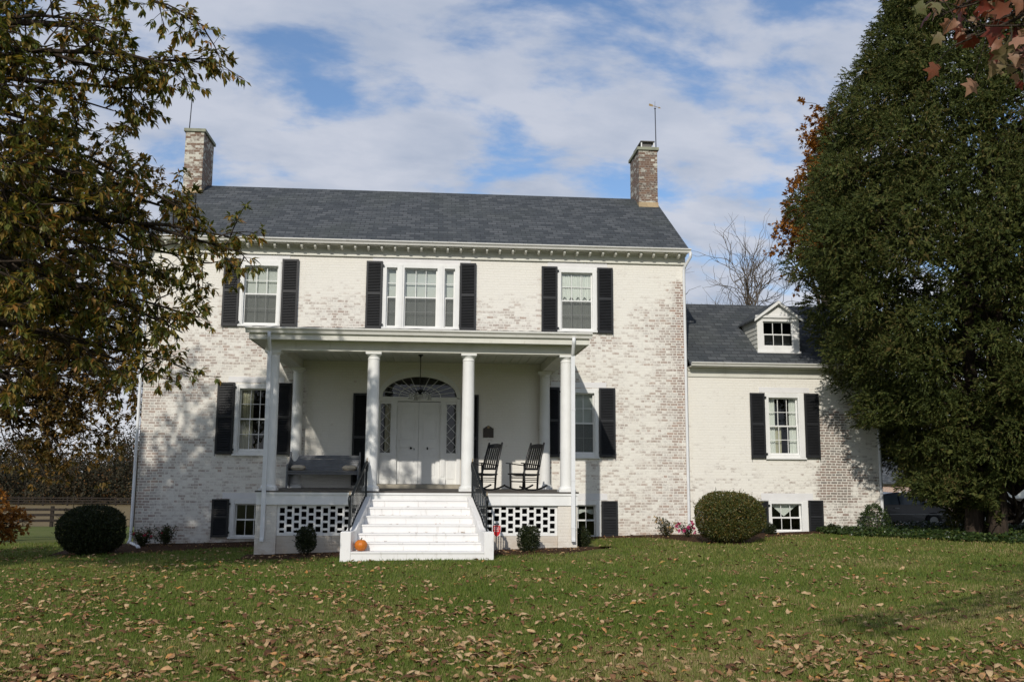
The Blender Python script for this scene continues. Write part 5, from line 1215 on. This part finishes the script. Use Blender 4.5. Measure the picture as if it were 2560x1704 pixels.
# maple bough hanging into the upper right corner, near the camera
def maple():
    rng = np.random.default_rng(81); base = np.array([7.4, -20.6, .1]); root = empty('maple_tree', tuple(base), 'maple whose red and faded leaves hang into the upper right corner close to the viewer', 'tree'); tb = Tubes(6)
    tb.add(curve(rng, base-[0, 0, .2], base+[.3, .3, 7], 9, 0, .04), np.linspace(.22, .1, 9), 10); P, D, N = [], [], []
    tips = [at(x, y, Y) for x, y, Y in [(2085, -10, -21.3), (2200, 20, -21.5), (2195, 105, -21.4), (2265, 60, -21.6), (2300, 140, -21.3), (2345, 30, -21.2), (2350, 150, -21.5), (2240, -30, -21.2), (2350, 90, -21.0), (2130, 10, -21.4), (2160, 40, -21.2), (2225, 70, -21.3), (2290, 100, -21.1), (2320, 10, -21.4), (2280, 20, -21.3), (2330, 170, -21.2)]]
    tips += [np.array([6.6, -20.8, 5.9])+d*np.array([3.4, 2.8, 1.8]) for d in unit(rng.normal(0, 1, (44, 3))) if not (d[0] < -.25 and d[2] < .2)]
    for q, tip in enumerate(tips):
        s_ = base+[.15, .15, rng.uniform(3.2, 5.5)]; c = curve(rng, s_, tip, 8, .06, .18); tb.add(c, np.linspace(.035, .004, 8), 5)
        for k in range(17 if q < 16 else 26):
            t_ = rng.uniform(.88 if q < 16 else .3, 1)*7; i_ = min(int(t_), 6); p = c[i_]+(c[i_+1]-c[i_])*(t_-i_); e = p+rng.normal(0, .085 if q < 16 else .3, 3); tb.add(np.array([p, (p+e)/2+[0, 0, .01], e]), [.003, .0025, .002], 3)
            P.append(e); D.append(rng.normal(0, .55, 3)+[0, 0, -.75]); N.append(rng.normal(0, .8, 3)+[0, -.5, .3])
    P, D, N = np.array(P), unit(np.array(D)), np.array(N); n = len(P); S = unit(np.cross(D, N)); N2 = unit(np.cross(S, D)); sz = .072*rng.uniform(.6, 1.2, n)[:, None]*np.where(np.arange(n) < 0, 1, 1)[:, None]
    o_ = [(0, 0), (.22, -.06), (.50, .08), (.33, .29), (.68, .56), (.29, .60), (.17, .76), (0, 1.04), (-.17, .76), (-.29, .60), (-.68, .56), (-.33, .29), (-.50, .08), (-.22, -.06)]
    V = np.stack([P+S*a_*sz+D*b_*sz+N2*sz*(.55*a_*a_*np.sign(np.sin(P[:, :1]*90))+.25*abs(a_)-.38*b_*b_) for a_, b_ in o_]+[P+D*.42*sz], 1).reshape(-1, 3); k = len(o_)
    f = np.array([[i_, (i_+1) % k, k] for i_ in range(k)]); F = (np.arange(n)[:, None, None]*(k+1)+f[None]).reshape(-1, 3)
    tb.obj('trunk', M['darkbark'], root); arrays_obj('crown', V, F, M['redleaf'], root)
maple()

# ------------------------------------------------------------------ far things
def post_rail_fence(x0, x1, Y, label, step=2.6, gate=None):
    root = empty('rail_fence', ((x0+x1)/2, Y, float(ground_z((x0+x1)/2, Y))), label, 'fence'); n = int((x1-x0)/step)
    xs_ = [x0+step*q for q in range(n+1)]
    for x in xs_: mb = MB(); g = float(ground_z(x, Y)); mb.box(x-.10, x+.10, Y-.09, Y+.09, g-.2, g+1.38); mb.build('post', M['fence'], root)
    for a_, b_ in zip(xs_, xs_[1:]):
        for h in (.42, .80, 1.16):
            mb = MB(); ga, gb = float(ground_z(a_, Y)), float(ground_z(b_, Y)); mb.bar((a_+.0, Y-.115, ga+h), (b_, Y-.115, gb+h), .04, .17); mb.build('rail', M['fence'], root)
post_rail_fence(-36, -20.6, 42, 'dark three rail wooden fence across the field left of the house')
gt = empty('field_gate', (-19.3, 42, float(ground_z(-19.3, 42))), 'wooden field gate at the right end of the rail fence beside the house corner', 'gate'); g = float(ground_z(-19.3, 42))
for x in (-20.3, -17.6): mb = MB(); mb.box(x-.12, x+.12, 41.9, 42.1, g-.2, g+1.5); mb.build('post', M['fence'], gt)
for h in (.35, .75, 1.15): mb = MB(); mb.box(-20.15, -17.75, 41.96, 42.0, g+h-.07, g+h+.07); mb.build('rail', M['fence'], gt)
mb = MB(); mb.bar((-20.1, 41.93, g+.35), (-17.8, 41.93, g+1.15), .04, .1, (0, 0, 1)); mb.build('brace', M['fence'], gt)
post_rail_fence(-82, -40, 122, 'distant dark rail fence at the foot of the far wood', 3.5)

rng = np.random.default_rng(91); n = 620; Ps = []; tbw = Tubes(4)
cx_ = np.concatenate([rng.uniform(-100, 60, n//2), rng.uniform(-90, -36, n//2)]); cy_ = rng.uniform(128, 165, n)
hh = rng.uniform(3.5, 8.5, n)*np.where(rng.uniform(0, 1, n) < .3, .55, 1)+np.where(cy_ > 145, 2.8, 0)+1.8*np.sin(cx_*.23+1)+np.where(rng.uniform(0, 1, n) < .16, rng.uniform(2.5, 6.5, n), 0)
for q in range(n):
    g = float(ground_z(cx_[q], cy_[q])); k = 230; r_ = rng.uniform(1.2, 3.0)
    d = unit(rng.normal(0, 1, (k, 3)))*rng.uniform(.3, 1, (k, 1))**.5
    Ps.append(np.array([cx_[q], cy_[q], g+hh[q]*.55])+d*np.array([r_, r_, hh[q]*.5])); 
    if q % 5 == 0: tbw.add(np.array([[cx_[q], cy_[q], g-.3], [cx_[q]+.1, cy_[q], g+hh[q]*.5], [cx_[q]+rng.normal(0, .3), cy_[q], g+hh[q]*1.05]]), [.14, .09, .02])
P = np.concatenate(Ps); k = len(P); V, F = leaf_arrays(P, rng.normal(0, 1, (k, 3)), rng.normal(0, 1, (k, 3)), rng.uniform(.28, .65, k), rng.uniform(.16, .36, k))
tv = np.concatenate(tbw.V); tf = np.concatenate(tbw.F); tf3 = np.concatenate([tf[:, [0, 1, 2]], tf[:, [0, 2, 3]]])
arrays_obj('far_wood', np.concatenate([V, tv]), np.concatenate([F, tf3+len(V)]), M['wood_far'], None, kind='stuff', label='far brown autumn wood behind the field')

# white shed and brick cottage behind the cedar, parked car
def shed():
    x0, x1, y0, y1 = 24.9, 29.5, 14.5, 18; g = -.6; root = empty('garden_shed', ((x0+x1)/2, y0, g), 'pale plastered shed with a grey panelled door at the far right edge', 'shed')
    mb = MB(); mb.box(x0, x1, y0, y1, g-.3, g+2.7); mb.build('wall', M['trim'], root)
    mb = MB(); mb.prism_x([(y0-.3, g+2.65), ((y0+y1)/2, g+4.0), (y1+.3, g+2.65), (y1+.3, g+2.72), ((y0+y1)/2, g+4.1), (y0-.3, g+2.72)][::-1], x0-.2, x1+.2); mb.build('roof', M['roof'], root)
    mb = MB(); M['greywood'] = paint('grey door paint', (.13, .12, .10), .6, .2)
    mb.box(25.30, 25.42, y0-.06, y0-.002, g+.05, g+1.42); mb.box(25.97, 26.09, y0-.06, y0-.002, g+.05, g+1.42)
    for a_, b_ in ((.05, .14), (.70, .88), (1.30, 1.42)): mb.box(25.42, 25.97, y0-.06, y0-.002, g+a_, g+b_)
    d_ = mb.build('door', M['greywood'], root); mb = MB(); mb.box(25.42, 25.97, y0-.03, y0-.004, g+.14, g+.70); mb.box(25.42, 25.97, y0-.03, y0-.004, g+.88, g+1.30); mb.build('door_panel', M['oldtrim'], d_)
shed()
def cottage():
    x0, x1, y0, y1 = 25.5, 33, 32, 38; g = -1.3; M['redbrick'] = brickwall('red brick', [], 1.9, (.6, .55, .5), [(0, (.30, .12, .06)), (1, (.42, .19, .10))])
    root = empty('brick_cottage', ((x0+x1)/2, y0, g), 'red brick outbuilding glimpsed under the cedar behind the car', 'building')
    mb = MB(); mb.box(x0, x1, y0, y1, g-.5, g+2.6); mb.build('wall', M['redbrick'], root); mb = MB(); mb.prism_x([(y0-.3, g+2.55), ((y0+y1)/2, g+4.8), (y1+.3, g+2.55), (y1+.3, g+2.65), ((y0+y1)/2, g+4.9), (y0-.3, g+2.65)][::-1], x0-.3, x1+.3); mb.build('roof', M['roof'], root)
    for a_ in (25.7, 29.2):
        mb = MB(); mb.box(a_, a_+.09, y0-.06, y0-.002, g+.9, g+2.1); mb.box(a_+.75, a_+.84, y0-.06, y0-.002, g+.9, g+2.1); mb.box(a_+.09, a_+.75, y0-.06, y0-.002, g+.9, g+1.0); mb.box(a_+.09, a_+.75, y0-.06, y0-.002, g+2.0, g+2.1); mb.box(a_+.09, a_+.75, y0-.05, y0-.002, g+1.47, g+1.53)
        wn = mb.build('window', M['trim'], root); mb = MB(); mb.quad((a_+.09, y0-.02, g+1.), (a_+.75, y0-.02, g+1.), (a_+.75, y0-.02, g+2.), (a_+.09, y0-.02, g+2.)); mb.build('pane', M['dark'], wn)
cottage()
def car():
    cx_, cy_ = 18.6, 12.0; g = float(ground_z(cx_, cy_)); root = empty('parked_car', (cx_, cy_, g), 'dark grey saloon car parked under the cedar behind the wing', 'car')
    def fcar(t): return pbsdf(t, (.022, .024, .032), .25, .6)
    M['carpaint'] = mat('dark car paint', fcar); M['tyre'] = paint('tyre rubber', (.012, .012, .012), .9, .1); M['rim'] = paint('wheel rim', (.3, .3, .3), .35, .1); M['carglass'] = paint('tinted car glass', (.05, .065, .075), .06, .05)
    prof = [(-2.25, .35), (-2.28, .62), (-2.2, .86), (-1.75, .93), (-1.2, .95), (-.62, 1.36), (.0, 1.45), (.65, 1.40), (1.35, 1.00), (1.95, .88), (2.22, .70), (2.25, .36), (1.75, .24), (-1.75, .24)][::-1]
    P0 = [(cx_+x, z) for x, z in prof]; n = len(P0); mb = MB()
    rows = [(-.86, .88), (-.90, 1.0), (-.6, 1.0), (.6, 1.0), (.90, 1.0), (.86, .88)]; vs = []
    for yo, s_ in rows:
        for (x, z) in P0:
            tz_ = max(0, (z-.95)/.5); vs.append((x, cy_+yo*(1-.20*tz_), g+.24+(z-.24)*(s_ if z < .9 else 1)))
    fs = [(a_*n+q, a_*n+(q+1) % n, (a_+1)*n+(q+1) % n, (a_+1)*n+q) for a_ in range(5) for q in range(n)]+[tuple(range(n)), tuple(5*n+q for q in range(n))[::-1]]
    fs = [f_[::-1] for f_ in fs]; mb.add(vs, fs); body = mb.build('body', M['carpaint'], root, .03)
    for s_ in (-1, 1):
        for poly in ([(-1.02, .98), (-.58, 1.31), (-.02, 1.39), (-.02, .97)], [(.04, .97), (.04, 1.39), (.60, 1.34), (1.12, 1.0)]):
            mb = MB(); q_ = [(cx_+x, cy_+s_*(.915*(1-.20*max(0, (z-.95)/.5))+.006), g+z) for x, z in poly]; mb.add(q_, [tuple(range(4))]); mb.build('window', M['carglass'], root)
        mb = MB(); mb.box(cx_-.2, cx_-.02, cy_+s_*.915-.012, cy_+s_*.915+.012, g+.82, g+.85); mb.build('door_handle', M['rim'], root)
        mb = MB(); mb.box(cx_+1.0, cx_+1.18, cy_+s_*1.0-.08, cy_+s_*1.0+.08, g+.98, g+1.10); mb.build('mirror', M['carpaint'], root, .02)
        mb = MB(); mb.box(cx_+2.12, cx_+2.26, cy_+s_*.62-.16, cy_+s_*.62+.16, g+.60, g+.74); mb.build('headlight', M['rim'], root, .02)
        mb = MB(); mb.bar((cx_-2.0, cy_+s_*.918, g+.60), (cx_+2.0, cy_+s_*.918, g+.60), .02, .03); mb.build('trim_strip', M['rim'], root)
        for xw in (-1.42, 1.40):
            mb = MB(); mb.lathe([(.18, -.1), (.33, -.1), (.335, -.06), (.335, .06), (.33, .1), (.18, .1)], 0, 0, 20); m2 = MB(); m2.add([(cx_+xw+x, cy_+s_*.82+z, g+.335+y) for x, y, z in mb.v], mb.f, True); wh = m2.build('wheel', M['tyre'], root)
            mb = MB(); mb.lathe([(.001, .09), (.05, .105), (.16, .095), (.2, .1)], 0, 0, 20); m2 = MB(); m2.add([(cx_+xw+x, cy_+s_*(.82+z), g+.335+y) for x, y, z in mb.v], mb.f, True); m2.build('rim', M['rim'], wh)
car()

# ------------------------------------------------------------------ lawn: grass blades and fallen leaves
rng = np.random.default_rng(101)
def wedge(n, ymin, ymax, power, margin=1.2):
    d0, d1 = ymin+25.35, ymax+25.35; u_ = rng.uniform(0, 1, n)
    d = (d0**(1-power)+u_*(d1**(1-power)-d0**(1-power)))**(1/(1-power)); y = d-25.35
    xl = .05+d*(-.46)-margin; xr = .05+d*.64+margin; return xl+(xr-xl)*rng.uniform(0, 1, n), y
def lawn_ok(x, y):
    ok = ~((x > -3.9) & (x < 3.45) & (y > -4.25)) & ~((x > -1.82) & (x < 1.42) & (y > -5.8)) & ~((y > -.45) & (x > -7.7) & (x < 12.6))
    ok &= ~((x > -3.95) & (x < 4.0) & (y > -4.75)) & ~((x > 10.4) & (y > np.interp(x, [10.6, 11.4, 12.5, 13.5, 16, 20], [-.3, -1.7, -3.6, -4.6, -5.6, -6.2])))
    ok &= ~((x > 3.6) & (x < 11.2) & (y > -.6-2.7*np.exp(-((x-7.3)/1.1)**2))) & ~((x < -3.9) & (x > -8.6) & (y > -1.2-1.6*np.clip((-x-5.2)/1.6, 0, 1)))
    return ok
NB = 620000
x, y = wedge(NB, -18.6, 2.0, 2.1); k = lawn_ok(x, y); x, y = x[k], y[k]; n = len(x); d = y+25.35
clump = np.array([0.5])+.5*np.sin(x*5.1+np.sin(y*3.7)*2)*np.sin(y*6.3+np.sin(x*4.1)*2)
P = np.stack([x, y, ground_z(x, y)-.004], 1); h = (.034+.028*clump)*rng.uniform(.5, 1.35, n)*(.9+.012*d); az = rng.uniform(0, 2*math.pi, n); ln = rng.uniform(.15, 1.0, n)
D = unit(np.stack([np.cos(az)*ln, np.sin(az)*ln, np.ones(n)], 1)); S = np.stack([np.cos(az+rng.normal(1.57, .8, n)), np.sin(az+rng.normal(1.57, .8, n)), np.zeros(n)], 1)
V, F = tri_arrays(P, D, S, h*np.sqrt(1+ln*ln*.3), (.0052+.00052*d)*rng.uniform(.7, 1.4, n))
arrays_obj('grass', V, F, M['grass'], None, kind='stuff', label='short green lawn grass mixed with tan blades')

def fall_leaf_shape(seed):
    r_ = np.random.default_rng(seed); nu, nv = 7, 4; L = r_.uniform(.055, .118); W = L*r_.uniform(.36, .56); cu, cv = r_.uniform(1., 3.4), r_.uniform(2., 6.); tw = r_.normal(0, .7); V = []
    for a_ in range(nu):
        t_ = a_/(nu-1); wd = W*.5*(math.sin(math.pi*min(max(t_, .02), .985)**.85)**.8)
        for b_ in range(nv+1):
            s_ = (b_/nv*2-1)*wd; zz_ = cv*s_*s_*4+cu*.35*(t_-.45)**2*L+tw*s_*(t_-.5)+.004*math.sin(a_*2.1+b_*1.7); V.append(((t_-.5)*L, s_*(1-.15*cv*abs(s_)), zz_))
    V = np.array(V); flip = r_.random() < .45
    if flip: V[:, 2] = V[:, 2].max()-V[:, 2]
    V[:, 2] -= V[:, 2].min()
    k = nv+1; F = np.array([[a_*k+b_, (a_+1)*k+b_, (a_+1)*k+b_+1, a_*k+b_+1] for a_ in range(nu-1) for b_ in range(nv)]); return V, F
SH = [fall_leaf_shape(200+q) for q in range(12)]
LM = [arrays_mesh('fallen_leaf', v_, f_, M['fall'], True) for v_, f_ in SH]
def rot3(az, px_, py_):
    return (Matrix.Rotation(az, 3, 'Z') @ Matrix.Rotation(px_, 3, 'X') @ Matrix.Rotation(py_, 3, 'Y')).to_euler()
x, y = wedge(21000, -18.4, 0, 1.75, .6)
dens = .36+.64*np.clip((-x+2.5)/6, 0, 1)*1.0; dens = np.maximum(dens, np.clip((-13.-y)/4.5, 0, .62)); cl_ = np.sin(x*1.1+np.sin(y*.9)*1.5)*np.sin(y*1.3+.5*x)+.7*np.sin(x*3.7+2*np.sin(y*2.3))*np.sin(y*4.1+np.sin(x*2.9)*1.7); dens *= np.clip(.76+.55*cl_, .22, 1.6)
k = lawn_ok(x, y) & (rng.uniform(0, 1, len(x)) < dens); x, y = x[k], y[k]
dist = np.hypot(x-CAM[0], y-CAM[1]); od = np.argsort(dist); x, y = x[od], y[od]
xl_, xr_ = -.43, .60
inv = (x-.05)/(y+25.35); vis = (inv > -.455) & (inv < .63) & (y > -17.1)
ind = np.where(vis)[0][:300]; rest = np.setdiff1d(np.arange(len(x)), ind)
for q in ind:
    o = bpy.data.objects.new('fallen_leaf', LM[int(rng.integers(0, 12))]); o.location = (x[q], y[q], float(ground_z(x[q], y[q]))+.022); o.rotation_euler = rot3(rng.uniform(0, 6.28), rng.normal(0, .22), rng.normal(0, .22)); s_ = rng.uniform(.45, 1.25); o.scale = (s_, s_, s_)
    link(o, None, label='dry curled leaf lying on the lawn in the foreground', category='leaf', group='fallen leaves on the foreground lawn')
Vs, Fs, nn = [], [], 0
for q in rest:
    v_, f_ = SH[int(rng.integers(0, 12))]; Rm = np.array(rot3(rng.uniform(0, 6.28), rng.normal(0, .22), rng.normal(0, .22)).to_matrix()); Vs.append(v_ @ Rm.T*rng.uniform(.45, 1.3)+[x[q], y[q], float(ground_z(x[q], y[q]))+.022]); Fs.append(f_+nn); nn += len(v_)
# leaves caught in the mulch beds
for q in range(420):
    xx = rng.choice([rng.uniform(-3.9, -1.8), rng.uniform(1.4, 3.6), rng.uniform(-8, -4), rng.uniform(4.2, 10.5)]); yy = rng.uniform(-4.8, -4.0) if -3.9 < xx < 3.7 else rng.uniform(-1.3, -.1)
    v_, f_ = SH[int(rng.integers(0, 12))]; Rm = np.array(rot3(rng.uniform(0, 6.28), rng.normal(0, .22), rng.normal(0, .22)).to_matrix()); Vs.append(v_ @ Rm.T*rng.uniform(.5, .9)+[xx, yy, float(ground_z(xx, yy))+.045]); Fs.append(f_+nn); nn += len(v_)
arrays_obj('leaf_litter', np.concatenate(Vs), np.concatenate(Fs), M['fall'], None, True, kind='stuff', label='dry tan leaves scattered thickly over the lawn')
for q in range(34):
    s_ = int(rng.integers(0, 7)); yy = ys_tread = -5.76+.285*s_+.285-.05 if s_ < 6 else -4.02; a_, b_ = lr(-5.76+.285*s_)
    yy = -5.76+.285*(s_+1)-rng.uniform(.04, .16); o = bpy.data.objects.new('fallen_leaf', LM[int(rng.integers(0, 12))]); o.location = (rng.uniform(a_+.12, b_-.12), yy, zt[s_]+.002); o.rotation_euler = (0, 0, rng.normal(0, .5)); f_ = rng.uniform(.4, .75); o.scale = (f_, f_, f_)
    link(o, None, label='dry brown leaf caught on a tread of the white front steps', category='leaf', group='dry leaves on the white steps')
for px_, py_ in ((1.0, -4.31), (1.55, -4.31)):
    o = bpy.data.objects.new('fallen_leaf', LM[3]); o.location = (px_+.3, -4.30, 4.948); o.rotation_euler = (.5, 0, .4); link(o, None, label='rust coloured leaf stuck in the porch gutter', category='leaf', group='leaves in the porch gutter')
